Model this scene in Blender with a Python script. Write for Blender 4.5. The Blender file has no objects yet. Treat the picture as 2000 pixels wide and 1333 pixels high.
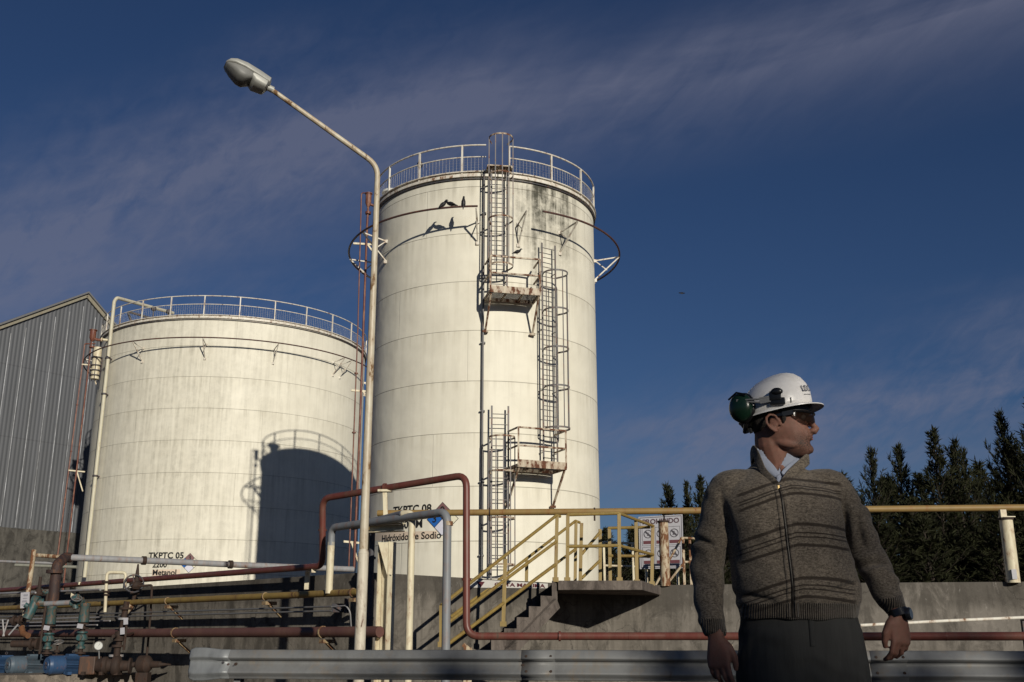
import bpy, bmesh, math, random
from mathutils import Vector, Matrix, noise
from mathutils.bvhtree import BVHTree
random.seed(7)
R = math.radians
C = bpy.context.scene.collection
SC = bpy.context.scene

# ---------------------------------------------------------------- camera, sky, sun
F = 2050.0; PITCH = math.atan(578/2050); HC = .87
cp, sp = math.cos(PITCH), math.sin(PITCH)
cam = bpy.data.cameras.new('camera'); cam.sensor_width = 36; cam.lens = F/2000*36
cam.clip_start = .05; cam.clip_end = 3000
co = bpy.data.objects.new('camera', cam); C.objects.link(co)
co.location = (0, 0, HC); co.rotation_euler = (math.pi/2+PITCH, 0, 0)
SC.camera = co
SHADE_H = 13.7
SUN_AZ, SUN_EL = 23.3, 17.0     # light comes from behind the camera, a little to the right
w = bpy.data.worlds.new('World'); SC.world = w; w.use_nodes = True
nt = w.node_tree; nt.nodes.clear()
def WN(t, **k):
    n = nt.nodes.new(t)
    for a, b in k.items(): setattr(n, a, b)
    return n
wo = WN('ShaderNodeOutputWorld'); bg = WN('ShaderNodeBackground')
sky = WN('ShaderNodeTexSky', sky_type='NISHITA', sun_disc=False)
sky.sun_elevation = R(SUN_EL); sky.sun_rotation = R(180-SUN_AZ); sky.altitude = 100; sky.air_density = 1.0; sky.dust_density = .1; sky.ozone_density = 4.5
tc = WN('ShaderNodeTexCoord')
# thin cirrus: bands of stretched noise laid over the sky by direction
mp = WN('ShaderNodeMapping'); mp.inputs['Rotation'].default_value = (0, R(-24), R(0)); mp.inputs['Scale'].default_value = (1.1, 1.0, 5.0)
no1 = WN('ShaderNodeTexNoise'); no1.inputs['Scale'].default_value = 1.3; no1.inputs['Detail'].default_value = 4; no1.inputs['Roughness'].default_value = .5
no2 = WN('ShaderNodeTexNoise'); no2.inputs['Scale'].default_value = 5.5; no2.inputs['Detail'].default_value = 8; no2.inputs['Roughness'].default_value = .62
no2.inputs['Distortion'].default_value = .6
mp2 = WN('ShaderNodeMapping'); mp2.inputs['Rotation'].default_value = (0, R(-20), R(10)); mp2.inputs['Scale'].default_value = (1.4, 1.0, 4.0)
L = nt.links.new
L(tc.outputs['Generated'], mp.inputs[0]); L(mp.outputs[0], no1.inputs[0])
L(tc.outputs['Generated'], mp2.inputs[0]); L(mp2.outputs[0], no2.inputs[0])
def wmath(op, a, b=None, clamp=False):
    n = WN('ShaderNodeMath', operation=op); n.use_clamp = clamp
    for i, v in enumerate((a, b)):
        if v is None: continue
        if isinstance(v, (int, float)): n.inputs[i].default_value = v
        else: L(v, n.inputs[i])
    return n.outputs[0]
sepw = WN('ShaderNodeSeparateXYZ'); L(tc.outputs['Generated'], sepw.inputs[0])
# main streak: a great-circle band through two directions seen above the tanks
def pdir(x, y):
    a = x-1000; b = 666.5-y
    return Vector((a, F*cp-b*sp, b*cp+F*sp)).normalized()
def wdot(v):
    vm = WN('ShaderNodeVectorMath', operation='DOT_PRODUCT'); L(tc.outputs['Generated'], vm.inputs[0]); vm.inputs[1].default_value = v; return vm.outputs['Value']
def band(x0, y0, x1, y1, width, gain, sa=2.2, sc_=11.0, seed=0.0, lo=.36, hl=3.0, wB=.4, con=3.2):
    """cirrus streak lying along the great circle through two sky directions, combed along its length"""
    d0, d1 = pdir(x0, y0), pdir(x1, y1); n = d0.cross(d1).normalized(); e = (d0+d1).normalized().cross(n).normalized()
    along, across = wdot(e), wdot(n)
    cv = WN('ShaderNodeCombineXYZ'); L(wmath('MULTIPLY', along, sa), cv.inputs[0]); L(wmath('MULTIPLY', across, sc_), cv.inputs[1]); cv.inputs[2].default_value = seed
    cv2 = WN('ShaderNodeCombineXYZ'); L(wmath('MULTIPLY', wmath('ADD', along, across), sa*5), cv2.inputs[0]); L(wmath('MULTIPLY', wmath('SUBTRACT', across, wmath('MULTIPLY', along, .55)), sc_*3.2), cv2.inputs[1]); cv2.inputs[2].default_value = seed+3
    nA = WN('ShaderNodeTexNoise'); L(cv.outputs[0], nA.inputs[0]); nA.inputs['Scale'].default_value = 1.0; nA.inputs['Detail'].default_value = 6; nA.inputs['Roughness'].default_value = .55; nA.inputs['Distortion'].default_value = .35
    nB = WN('ShaderNodeTexNoise'); L(cv2.outputs[0], nB.inputs[0]); nB.inputs['Scale'].default_value = 1.6; nB.inputs['Detail'].default_value = 7; nB.inputs['Roughness'].default_value = .6; nB.inputs['Distortion'].default_value = .5
    d = wmath('ABSOLUTE', wmath('ADD', across, wmath('MULTIPLY', wmath('SUBTRACT', nA.outputs['Fac'], .5), width*1.1)))
    core = wmath('SUBTRACT', 1.0, wmath('DIVIDE', d, width), True); core = wmath('MULTIPLY', core, core)
    w_ = wmath('MULTIPLY', wmath('SUBTRACT', wmath('ADD', wmath('MULTIPLY', nA.outputs['Fac'], 1-wB), wmath('MULTIPLY', nB.outputs['Fac'], wB)), lo), con, True)
    lm_ = wmath('DIVIDE', wmath('SUBTRACT', hl, wmath('ABSOLUTE', along)), .25, True)
    return wmath('MULTIPLY', wmath('MULTIPLY', wmath('MULTIPLY', core, lm_), w_), gain)
b1 = band(420, 385, 1900, 25, .11, 2.3, 1.6, 9.0, 0.0, .30, 3.0, .22, 2.4)
b2 = band(0, 470, 520, 300, .13, 1.5, 3.0, 9.0, 7.0, .36, .42, .55, 3.2)
b3 = band(0, 620, 500, 560, .10, 1.1, 3.0, 12.0, 12.0, .34, .35, .3, 2.6)
b4 = band(1500, 850, 2000, 740, .11, 2.9, 3.0, 13.0, 20.0, .40, .40, .35, 3.0)
b5 = band(1150, 930, 2000, 880, .06, 1.2, 3.0, 14.0, 31.0, .40, .6, .3, 2.6)
tot = wmath('ADD', wmath('ADD', wmath('ADD', b1, b2), wmath('ADD', b3, b4)), b5)
fac = wmath('MULTIPLY', wmath('MINIMUM', tot, 1.35), .42, True)
mixc = WN('ShaderNodeMixRGB'); L(fac, mixc.inputs[0]); mixc.inputs[2].default_value = (3.9, 4.15, 5.9, 1)
tint = WN('ShaderNodeMixRGB', blend_type='MULTIPLY'); tint.inputs[0].default_value = 1; tint.inputs[2].default_value = (.66, .72, .90, 1)
L(sky.outputs[0], tint.inputs[1]); L(tint.outputs[0], mixc.inputs[1])
L(mixc.outputs[0], bg.inputs[0]); bg.inputs[1].default_value = .05; L(bg.outputs[0], wo.inputs[0])
sl = bpy.data.lights.new('sun', 'SUN'); sl.energy = 5.0; sl.angle = R(.5); sl.color = (1, .935, .815)
so = bpy.data.objects.new('sun', sl); C.objects.link(so)
ldir = Vector((-math.sin(R(SUN_AZ))*math.cos(R(SUN_EL)), math.cos(R(SUN_AZ))*math.cos(R(SUN_EL)), -math.sin(R(SUN_EL))))
so.rotation_euler = ldir.to_track_quat('-Z', 'Y').to_euler(); so.location = (20, -40, 30)
SC.view_settings.view_transform = 'Standard'; SC.view_settings.look = 'None'; SC.view_settings.gamma = 1; SC.view_settings.exposure = -.34
SC.cycles.max_bounces = 5; SC.cycles.transparent_max_bounces = 6

# ---------------------------------------------------------------- helpers
def ray(x, y):
    a = x-1000; b = 666.5-y; k = F*cp-b*sp
    return (a/k, (b*cp+F*sp)/k)
def P(x, y, D):                      # where something seen at photo pixel (x, y) stands, D metres ahead
    a, c = ray(x, y); return Vector((a*D, D, HC+c*D))
def PZ(x, y, z):                     # the same, for a known height
    a, c = ray(x, y); D = (z-HC)/c; return Vector((a*D, D, z))
def onfront(x, y, T, off=0):         # angle and height on a tank's wall
    a, c = ray(x, y); r = T['r']+off; A = a*a+1; B = -2*(a*T['x']+T['y']); K = T['x']**2+T['y']**2-r*r
    disc = max(0, B*B-4*A*K); t = (-B-math.sqrt(disc))/(2*A)
    return math.atan2(a*t-T['x'], T['y']-t), HC+c*t
def cyl(T, th, z, off=0):
    r = T['r']+off; return Vector((T['x']+r*math.sin(th), T['y']-r*math.cos(th), z))
def wloc(o):
    v = Vector((0, 0, 0))
    while o: v += o.location; o = o.parent
    return v
def tag(o, label=None, cat=None, group=None, kind=None):
    if label: o['label'] = label
    if cat: o['category'] = cat
    if group: o['group'] = group
    if kind: o['kind'] = kind
    return o
def thing(name, label, cat, loc=(0, 0, 0), group=None):
    o = bpy.data.objects.new(name, None); C.objects.link(o); o.location = loc; o.empty_display_size = .1
    return tag(o, label, cat, group)
class MB:
    def __init__(s): s.v = []; s.f = []; s.m = []
    def add(s, vs, fs, mi=0):
        n = len(s.v); s.v += [Vector(v) for v in vs]; s.f += [[i+n for i in f] for f in fs]; s.m += [mi]*len(fs); return s
    def box(s, c, size, rot=None, bev=0):
        hx, hy, hz = size[0]/2, size[1]/2, size[2]/2; c = Vector(c)
        vs = [Vector((x, y, z)) for x in (-hx, hx) for y in (-hy, hy) for z in (-hz, hz)]
        if rot is not None: vs = [rot @ v for v in vs]
        return s.add([v+c for v in vs], [(0, 1, 3, 2), (4, 6, 7, 5), (0, 4, 5, 1), (2, 3, 7, 6), (0, 2, 6, 4), (1, 5, 7, 3)])
    def bar(s, a, b, w_, h_, up=Vector((0, 0, 1))):     # rectangular bar from a to b
        a = Vector(a); b = Vector(b); d = (b-a).normalized()
        if abs(d.dot(up)) > .98: up = Vector((0, 1, 0))
        x = d.cross(up).normalized(); y = x.cross(d)
        vs = [p+x*i*w_/2+y*j*h_/2 for p in (a, b) for i, j in ((-1, -1), (1, -1), (1, 1), (-1, 1))]
        return s.add(vs, [(0, 1, 2, 3), (7, 6, 5, 4), (0, 4, 5, 1), (1, 5, 6, 2), (2, 6, 7, 3), (3, 7, 4, 0)])
    def tube(s, pts, r, seg=10, fillet=0, cap=True, closed=False, radii=None, ends=None):
        pts = [Vector(p) for p in pts]
        if fillet:
            o = [pts[0]]
            for i in range(1, len(pts)-1):
                p = pts[i]; a = pts[i-1]-p; b = pts[i+1]-p; la, lb = a.length, b.length; a.normalize(); b.normalize()
                ang = a.angle(b); t = min(fillet/math.tan(ang/2) if ang > .01 else fillet, la*.48, lb*.48)
                if ang > 3.1: o.append(p); continue
                p0, p1 = p+a*t, p+b*t
                for k in range(7):
                    q = k/6; o.append(p0*(1-q)**2+p*2*q*(1-q)+p1*q*q)
            o.append(pts[-1]); pts = o
        n = len(pts); vs = []; fs = []; prev = None; tl = sum((pts[j+1]-pts[j]).length for j in range(n-1)) or 1
        for i, p in enumerate(pts):
            if closed: d = pts[(i+1) % n]-pts[i-1]
            else: d = pts[min(i+1, n-1)]-pts[max(i-1, 0)]
            d.normalize()
            if prev is None:
                up = Vector((0, 0, 1)) if abs(d.z) < .9 else Vector((1, 0, 0)); x = d.cross(up).normalized()
            else: x = (prev-d*prev.dot(d)).normalized()
            prev = x; y = d.cross(x); rr = radii[i] if radii else r
            if ends: rr = ends[0]+(ends[1]-ends[0])*sum((pts[j+1]-pts[j]).length for j in range(i))/tl
            vs += [p+(x*math.cos(2*math.pi*k/seg)+y*math.sin(2*math.pi*k/seg))*rr for k in range(seg)]
        m = n if closed else n-1
        for i in range(m):
            j = (i+1) % n
            fs += [(i*seg+k, i*seg+(k+1) % seg, j*seg+(k+1) % seg, j*seg+k) for k in range(seg)]
        if cap and not closed: fs += [tuple(range(seg))[::-1], tuple(range((n-1)*seg, n*seg))]
        return s.add(vs, fs)
    def lathe(s, prof, o=(0, 0, 0), seg=32, axis=None, a0=0, a1=2*math.pi):   # prof: (r, z)
        o = Vector(o); q = Vector((0, 0, 1)).rotation_difference(Vector(axis).normalized()) if axis is not None else None
        full = abs(a1-a0-2*math.pi) < 1e-6; cols = seg if full else seg+1; vs = []; fs = []
        for r, z in prof:
            for k in range(cols):
                a = a0+(a1-a0)*k/seg; v = Vector((r*math.sin(a), -r*math.cos(a), z)); vs.append((q @ v if q else v)+o)
        for i in range(len(prof)-1):
            for k in range(seg):
                k2 = (k+1) % cols; fs.append((i*cols+k, i*cols+k2, (i+1)*cols+k2, (i+1)*cols+k))
        return s.add(vs, fs)
    def ring(s, T, z, off, r, a0=0, a1=2*math.pi, n=64, seg=8):
        full = abs(a1-a0-2*math.pi) < 1e-6
        pts = [cyl(T, a0+(a1-a0)*k/n, z, off) for k in range(n if full else n+1)]
        return s.tube(pts, r, seg=seg, closed=full)
    def ell(s, c, rad, rot=None, n=12, m=8):
        c = Vector(c); vs = []; fs = []
        for i in range(m+1):
            ph = math.pi*i/m
            for k in range(n):
                a = 2*math.pi*k/n; v = Vector((rad[0]*math.sin(ph)*math.cos(a), rad[1]*math.sin(ph)*math.sin(a), rad[2]*math.cos(ph)))
                vs.append((rot @ v if rot is not None else v)+c)
        for i in range(m):
            for k in range(n): fs.append((i*n+k, (i+1)*n+k, (i+1)*n+(k+1) % n, i*n+(k+1) % n))
        return s.add(vs, fs)
    def build(s, name, mat, parent=None, smooth=True, bev=0, ang=40):
        me = bpy.data.meshes.new(name); Lw = wloc(parent) if parent else Vector((0, 0, 0))
        if parent is None and s.v and getattr(s, 'base', None) is not None: Lw = Vector(s.base)
        me.from_pydata([v-Lw for v in s.v], [], s.f)
        mats = mat if isinstance(mat, (list, tuple)) else [mat]
        for m_ in mats: me.materials.append(m_)
        if len(mats) > 1:
            for p, i in zip(me.polygons, s.m): p.material_index = i
        bm = bmesh.new(); bm.from_mesh(me); bmesh.ops.remove_doubles(bm, verts=bm.verts, dist=1e-5)
        bmesh.ops.recalc_face_normals(bm, faces=bm.faces)
        if bev: bmesh.ops.bevel(bm, geom=[e for e in bm.edges if len(e.link_faces) == 2 and e.calc_face_angle(0) > .6], offset=bev, segments=2, affect='EDGES', profile=.6)
        if smooth:
            for f_ in bm.faces: f_.smooth = True
            for e in bm.edges:
                if len(e.link_faces) == 2 and e.calc_face_angle(0) > R(ang): e.smooth = False
        bm.to_mesh(me); bm.free()
        o = bpy.data.objects.new(name, me); C.objects.link(o)
        if parent: o.parent = parent
        else: o.location = Lw
        return o
def solo(mb, name, mat, label, cat, base=None, group=None, kind=None, **k):
    if base is not None: mb.base = base
    return tag(mb.build(name, mat, None, **k), label, cat, group, kind)

# ---------------------------------------------------------------- materials
def mk(name):
    m = bpy.data.materials.new(name); m.use_nodes = True; t = m.node_tree; b = t.nodes['Principled BSDF']; return m, t, b
class G:                              # tiny node-graph writer
    def __init__(s, t): s.t = t
    def n(s, ty, ins=None, **k):
        n = s.t.nodes.new(ty)
        for a, b in k.items(): setattr(n, a, b)
        for key, v in (ins or {}).items():
            if hasattr(v, 'is_linked') or isinstance(v, bpy.types.NodeSocket): s.t.links.new(v, n.inputs[key])
            else: n.inputs[key].default_value = v
        return n
    def m(s, op, a, b=0.0, c=0.0, clamp=False):
        n = s.n('ShaderNodeMath', {0: a, 1: b, 2: c} if op in ('MULTIPLY_ADD', 'COMPARE', 'SMOOTH_MIN') else {0: a, 1: b}, operation=op); n.use_clamp = clamp; return n.outputs[0]
    def ramp(s, x, p0, p1, c0=(0, 0, 0, 1), c1=(1, 1, 1, 1)):
        n = s.n('ShaderNodeValToRGB', {0: x}); e = n.color_ramp.elements; e[0].position = p0; e[1].position = p1; e[0].color = c0; e[1].color = c1; return n.outputs[0]
    def mix(s, f, a, b):
        n = s.n('ShaderNodeMixRGB', {0: f, 1: a, 2: b}); return n.outputs[0]
    def noise(s, vec, scale, detail=5, rough=.55, dist=0):
        return s.n('ShaderNodeTexNoise', {'Vector': vec, 'Scale': scale, 'Detail': detail, 'Roughness': rough, 'Distortion': dist}).outputs['Fac']
    def map(s, vec, scale=(1, 1, 1), rot=(0, 0, 0), loc=(0, 0, 0)):
        return s.n('ShaderNodeMapping', {0: vec, 'Scale': scale, 'Rotation': rot, 'Location': loc}).outputs[0]
    def bump(s, h, st, dist=.01):
        return s.n('ShaderNodeBump', {'Height': h, 'Strength': st, 'Distance': dist}).outputs[0]
def c4(c): return (c[0], c[1], c[2], 1)
MATS = {}
def paint(name, col, rough=.5, metal=0, rust=.0, rcol=(.09, .032, .012), dirt=.35, dcol=None, scale=6, streak=True, bump=.25, spec=.4):
    """weathered paint: soft tone changes, run-down streaks of dirt, chips of rust"""
    if name in MATS: return MATS[name]
    m, t, b = mk(name); g = G(t); o = g.n('ShaderNodeTexCoord').outputs['Object']
    n1 = g.noise(o, scale, 6, .6); n2 = g.noise(g.map(o, (1, 1, .12) if streak else (1, 1, 1)), scale*2.2, 5, .6)
    dcol = dcol or tuple(c*.45 for c in col)
    c = g.mix(g.m('MULTIPLY', g.ramp(n2, .42, .75), dirt), c4(col), c4(dcol))
    c = g.mix(g.m('MULTIPLY', n1, .35), c, c4(tuple(min(1, x*1.25+.01) for x in col)))
    ro = rough
    if rust:
        n3 = g.noise(g.map(o, (1, 1, .4)), scale*1.7, 9, .68, .3)
        th = .74-rust*.30
        msk = g.ramp(n3, th, th+.05)
        n4 = g.noise(o, scale*5, 4)
        rc = g.mix(n4, c4(rcol), c4((rcol[0]*2.4, rcol[1]*2.2, rcol[2]*1.8)))
        halo = g.m('MULTIPLY', g.ramp(n3, th-.14, th+.02), .45)
        c = g.mix(halo, c, c4((rcol[0]*2.6, rcol[1]*2.6, rcol[2]*2.2)))
        c = g.mix(msk, c, rc)
        ro = g.m('MULTIPLY_ADD', msk, .35, rough, True)
    t.links.new(c, b.inputs['Base Color'])
    if isinstance(ro, (int, float)): b.inputs['Roughness'].default_value = ro
    else: t.links.new(ro, b.inputs['Roughness'])
    b.inputs['Metallic'].default_value = metal; b.inputs['Specular IOR Level'].default_value = spec
    if bump: t.links.new(g.bump(n2, bump, .006), b.inputs['Normal'])
    MATS[name] = m; return m
def plain(name, col, rough=.6, metal=0, spec=.4):
    if name in MATS: return MATS[name]
    m, t, b = mk(name); g = G(t); o = g.n('ShaderNodeTexCoord').outputs['Object']
    c = g.mix(g.noise(o, 30, 4), c4(tuple(x*.82 for x in col)), c4(tuple(min(1, x*1.15) for x in col)))
    t.links.new(c, b.inputs['Base Color']); b.inputs['Roughness'].default_value = rough; b.inputs['Metallic'].default_value = metal
    b.inputs['Specular IOR Level'].default_value = spec; MATS[name] = m; return m

def tank_mat(name, course, z0, rad, plate, mould):
    m, t, b = mk(name); g = G(t); o = g.n('ShaderNodeTexCoord').outputs['Object']
    s = g.n('ShaderNodeSeparateXYZ', {0: o}); x, y, z = s.outputs
    ang = g.m('ARCTAN2', x, g.m('MULTIPLY', y, -1))
    row = g.m('FLOOR', g.m('DIVIDE', g.m('SUBTRACT', z, z0), course))
    fz = g.m('FRACT', g.m('DIVIDE', g.m('SUBTRACT', z, z0), course))
    dz = g.m('MULTIPLY', g.m('MINIMUM', fz, g.m('SUBTRACT', 1, fz)), course)
    wv = g.noise(g.map(o, (.6, .6, .6)), 3, 3)
    hl = g.m('SUBTRACT', 1, g.m('DIVIDE', dz, g.m('MULTIPLY_ADD', wv, .016, .006)), clamp=True)
    u = g.m('ADD', g.m('MULTIPLY', ang, rad/plate), g.m('MULTIPLY', row, .413))
    fu = g.m('FRACT', g.m('ADD', u, 10)); du = g.m('MULTIPLY', g.m('MINIMUM', fu, g.m('SUBTRACT', 1, fu)), plate)
    vl = g.m('MULTIPLY', g.m('SUBTRACT', 1, g.m('DIVIDE', du, .014), clamp=True), .45)
    seam = g.m('MAXIMUM', hl, vl)
    cv = g.n('ShaderNodeCombineXYZ', {0: g.m('MULTIPLY', ang, rad), 1: 0.0, 2: z}).outputs[0]
    st = g.noise(g.map(cv, (1, 1, .06)), 5, 6, .62)           # long run-down streaks
    st2 = g.noise(g.map(cv, (1, 1, .25)), 14, 5, .6)
    bl = g.noise(cv, .8, 5, .6)
    c = g.mix(g.ramp(bl, .3, .7), c4((.79, .755, .635)), c4((.67, .635, .525)))
    c = g.mix(g.m('MULTIPLY', g.ramp(st, .47, .75), .30), c, c4((.50, .47, .385)))
    c = g.mix(g.m('MULTIPLY', g.ramp(st2, .55, .8), .22), c, c4((.82, .79, .68)))
    smu = g.m('MULTIPLY', g.ramp(g.noise(cv, 1.7, 7, .7, .4), .62, .78), .20)   # smudges
    c = g.mix(smu, c, c4((.27, .25, .2)))
    below = g.m('MULTIPLY', g.m('MULTIPLY', g.m('SUBTRACT', 1, g.m('DIVIDE', g.m('MULTIPLY', g.m('SUBTRACT', 1, fz), course), .45), clamp=True), g.ramp(st, .45, .65)), .35)
    c = g.mix(below, c, c4((.42, .38, .28)))
    for (a0, a1, zt, zb, k) in mould:                          # black mould running down from the rim
        aw = g.m('SUBTRACT', 1, g.m('ABSOLUTE', g.m('DIVIDE', g.m('SUBTRACT', ang, (a0+a1)/2), (a1-a0)/2)), clamp=True)
        zw = g.m('DIVIDE', g.m('SUBTRACT', z, zb), zt-zb, clamp=True)
        mk_ = g.m('MULTIPLY', g.m('MULTIPLY', g.m('POWER', aw, .7), zw), g.ramp(st, .30, .60))
        mk_ = g.m('MULTIPLY', mk_, g.ramp(g.noise(cv, 3, 8, .72), .28, .62))
        c = g.mix(g.m('MULTIPLY', mk_, k, clamp=True), c, c4((.06, .058, .042)))
    c = g.mix(g.m('MULTIPLY', seam, .62), c, c4((.10, .085, .06)))
    # rust spots
    rs = g.m('MULTIPLY', g.ramp(g.noise(g.map(cv, (1, 1, .35)), 4.2, 9, .7), .70, .76), .5)
    c = g.mix(rs, c, c4((.33, .17, .06)))
    t.links.new(c, b.inputs['Base Color']); b.inputs['Roughness'].default_value = .55; b.inputs['Specular IOR Level'].default_value = .25
    h = g.m('ADD', g.m('MULTIPLY', seam, -1.5), g.m('MULTIPLY', g.noise(cv, 1.3, 2, .4), 3.0))
    t.links.new(g.bump(h, .5, .02), b.inputs['Normal'])
    return m
def concrete(name, c0, c1, scale=1.0, dark_top=None, form=False):
    m, t, b = mk(name); g = G(t); o = g.n('ShaderNodeTexCoord').outputs['Object']
    n1 = g.noise(o, 1.4*scale, 8, .65, .3); n2 = g.noise(o, 14*scale, 8, .7); n3 = g.noise(g.map(o, (1, 1, .08)), 6*scale, 6, .65)
    c = g.mix(g.ramp(n1, .35, .65), c4(c0), c4(c1))
    c = g.mix(g.m('MULTIPLY', g.ramp(n3, .45, .7), .6), c, c4(tuple(v*.42 for v in c0)))
    c = g.mix(g.m('MULTIPLY', g.ramp(n2, .55, .75), .35), c, c4(tuple(min(1, v*1.7) for v in c1)))
    if dark_top:
        z = g.n('ShaderNodeSeparateXYZ', {0: o}).outputs[2]
        e = g.m('MULTIPLY_ADD', g.m('SUBTRACT', n3, .5), .35, z)
        k = g.m('MULTIPLY', g.ramp(g.m('DIVIDE', g.m('SUBTRACT', e, dark_top-.42), .3, clamp=True), 0, .6), .72)
        c = g.mix(k, c, g.mix(n2, c4(tuple(v*.32 for v in c0)), c4(tuple(v*.7 for v in c0))))
        wht = g.m('MULTIPLY', g.m('MULTIPLY', g.ramp(g.noise(g.map(o, (1.6, 1.6, .5)), 7, 8, .75), .62, .68), g.m('DIVIDE', g.m('SUBTRACT', z, dark_top-.5), .4, clamp=True)), .65)
        c = g.mix(wht, c, c4((.42, .4, .36)))
    bl_ = g.noise(g.map(o, (1, 1, .6)), 2.3*scale, 9, .72, .6)
    c = g.mix(g.m('MULTIPLY', g.ramp(bl_, .50, .60), .7), c, c4(tuple(v*.38 for v in c0)))
    c = g.mix(g.m('MULTIPLY', g.ramp(bl_, .34, .42, (1, 1, 1, 1), (0, 0, 0, 1)), .35), c, c4(tuple(min(1, v*1.5) for v in c1)))
    crk = g.n('ShaderNodeTexVoronoi', {'Vector': g.n('ShaderNodeVectorMath', {0: o, 1: g.n('ShaderNodeTexNoise', {'Vector': o, 'Scale': 2.0, 'Detail': 5.0}).outputs['Color']}, operation='ADD').outputs[0], 'Scale': .55*scale}, feature='DISTANCE_TO_EDGE').outputs['Distance']
    c = g.mix(g.m('MULTIPLY', g.ramp(crk, .0, .006, (1, 1, 1, 1), (0, 0, 0, 1)), .7), c, c4(tuple(v*.25 for v in c0)))
    if form:                                  # board lines of the formwork
        zz = g.n('ShaderNodeSeparateXYZ', {0: o}).outputs[2]
        fr = g.m('FRACT', g.m('DIVIDE', zz, .14)); ln = g.m('SUBTRACT', 1, g.m('DIVIDE', g.m('MINIMUM', fr, g.m('SUBTRACT', 1, fr)), .05), clamp=True)
        c = g.mix(g.m('MULTIPLY', ln, .22), c, c4(tuple(v*.4 for v in c0)))
    t.links.new(c, b.inputs['Base Color']); b.inputs['Roughness'].default_value = .92; b.inputs['Specular IOR Level'].default_value = .15
    t.links.new(g.bump(g.m('ADD', n2, g.m('MULTIPLY', n1, 2)), .5, .015), b.inputs['Normal']); return m

CREAM = paint('cream_paint', (.62, .56, .40), .5, rust=.38, dirt=.4)
CREAMR = paint('cream_paint_rusty', (.50, .44, .31), .55, rust=.85, rcol=(.09, .042, .022), dirt=.5)
WHITE = paint('white_rail_paint', (.66, .63, .55), .5, rust=.5, rcol=(.11, .06, .035), scale=5, dirt=.3)
YEL = paint('ochre_rail_paint', (.25, .175, .05), .5, rust=.35, rcol=(.07, .035, .015), dirt=.65, scale=8)
YELP = paint('ochre_pipe_paint', (.26, .17, .06), .5, rust=.3, dirt=.4, scale=3)
YELP2 = paint('yellow_pipe_dirty', (.25, .17, .045), .55, rust=.55, rcol=(.05, .024, .014), dirt=.6, scale=2.2)
MAR = paint('maroon_pipe_paint', (.135, .040, .030), .42, dirt=.6, scale=4, rust=.42, rcol=(.05, .032, .026))
REDP = paint('red_oxide_paint', (.135, .042, .026), .5, rust=.35, rcol=(.16, .09, .065), dirt=.4, scale=5)
BRN = paint('brown_pipe_paint', (.12, .062, .040), .6, rust=.3, rcol=(.14, .05, .03), dirt=.5, scale=2.5)
RUST = paint('rusty_iron', (.030, .018, .013), .8, rust=.5, rcol=(.020, .010, .007), dirt=.6, scale=9, bump=.5)
GREYP = paint('grey_pipe_paint', (.19, .20, .21), .5, rust=.3, dirt=.4, scale=4)
GREYW = paint('pale_grey_pipe', (.27, .27, .275), .5, rust=.42, dirt=.5, scale=5, rcol=(.10, .055, .04))
GALV = paint('galvanised_steel', (.165, .168, .168), .62, metal=.2, rust=.22, rcol=(.08, .06, .045), dirt=.8, scale=3.2, streak=True, dcol=(.10, .10, .10))
LGALV = paint('weathered_conduit', (.15, .15, .15), .5, metal=.2, rust=.2, dirt=.5)
DARK = paint('dark_steel', (.045, .045, .052), .6, rust=.3, dirt=.3, scale=8)
LADM = paint('ladder_grey_steel', (.13, .125, .125), .55, rust=.4, dirt=.3, scale=6)
PLAT = paint('platform_rusty_white', (.50, .44, .33), .55, rust=.8, rcol=(.07, .030, .018), dirt=.3, scale=3.5)
TEAL = paint('teal_valve_paint', (.022, .075, .078), .5, rust=.5, dirt=.5, scale=12)
BLUE = paint('blue_motor_paint', (.03, .07, .15), .42, rust=.05, dirt=.45, scale=9)
BLUE2 = paint('faded_blue_motor_paint', (.075, .105, .135), .5, rust=.12, dirt=.5, scale=9)
LAMPM = paint('lamp_pole_paint', (.50, .46, .36), .45, rust=.55, rcol=(.10, .06, .03), dirt=.55, scale=4.5, dcol=(.30, .17, .07))
LAMPH = paint('lamp_head_aluminium', (.36, .36, .33), .5, metal=.2, rust=.05, dirt=.4)
LENS = plain('lamp_lens_plastic', (.17, .17, .16), .5)
BLACK = plain('black_lettering', (.012, .012, .012), .5)
SIGNW = plain('sign_white', (.36, .355, .38), .5)
PINKP = plain('pink_patch_paint', (.66, .54, .42), .6)
DRED = plain('dark_red_lettering', (.10, .024, .032), .6)
DIAR = plain('faded_red_sticker', (.19, .10, .10), .5)
DIAB = plain('blue_sticker', (.02, .12, .42), .4)
DIAW = plain('white_sticker', (.62, .62, .70), .5)
DIAY = plain('bleached_yellow_sticker', (.70, .66, .50), .5)
HALO = plain('white_halo_paint', (.82, .80, .74), .5)
GLASSW = plain('gauge_face', (.55, .56, .53), .3)
BIRDM = plain('black_feathers', (.012, .012, .014), .5)

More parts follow.
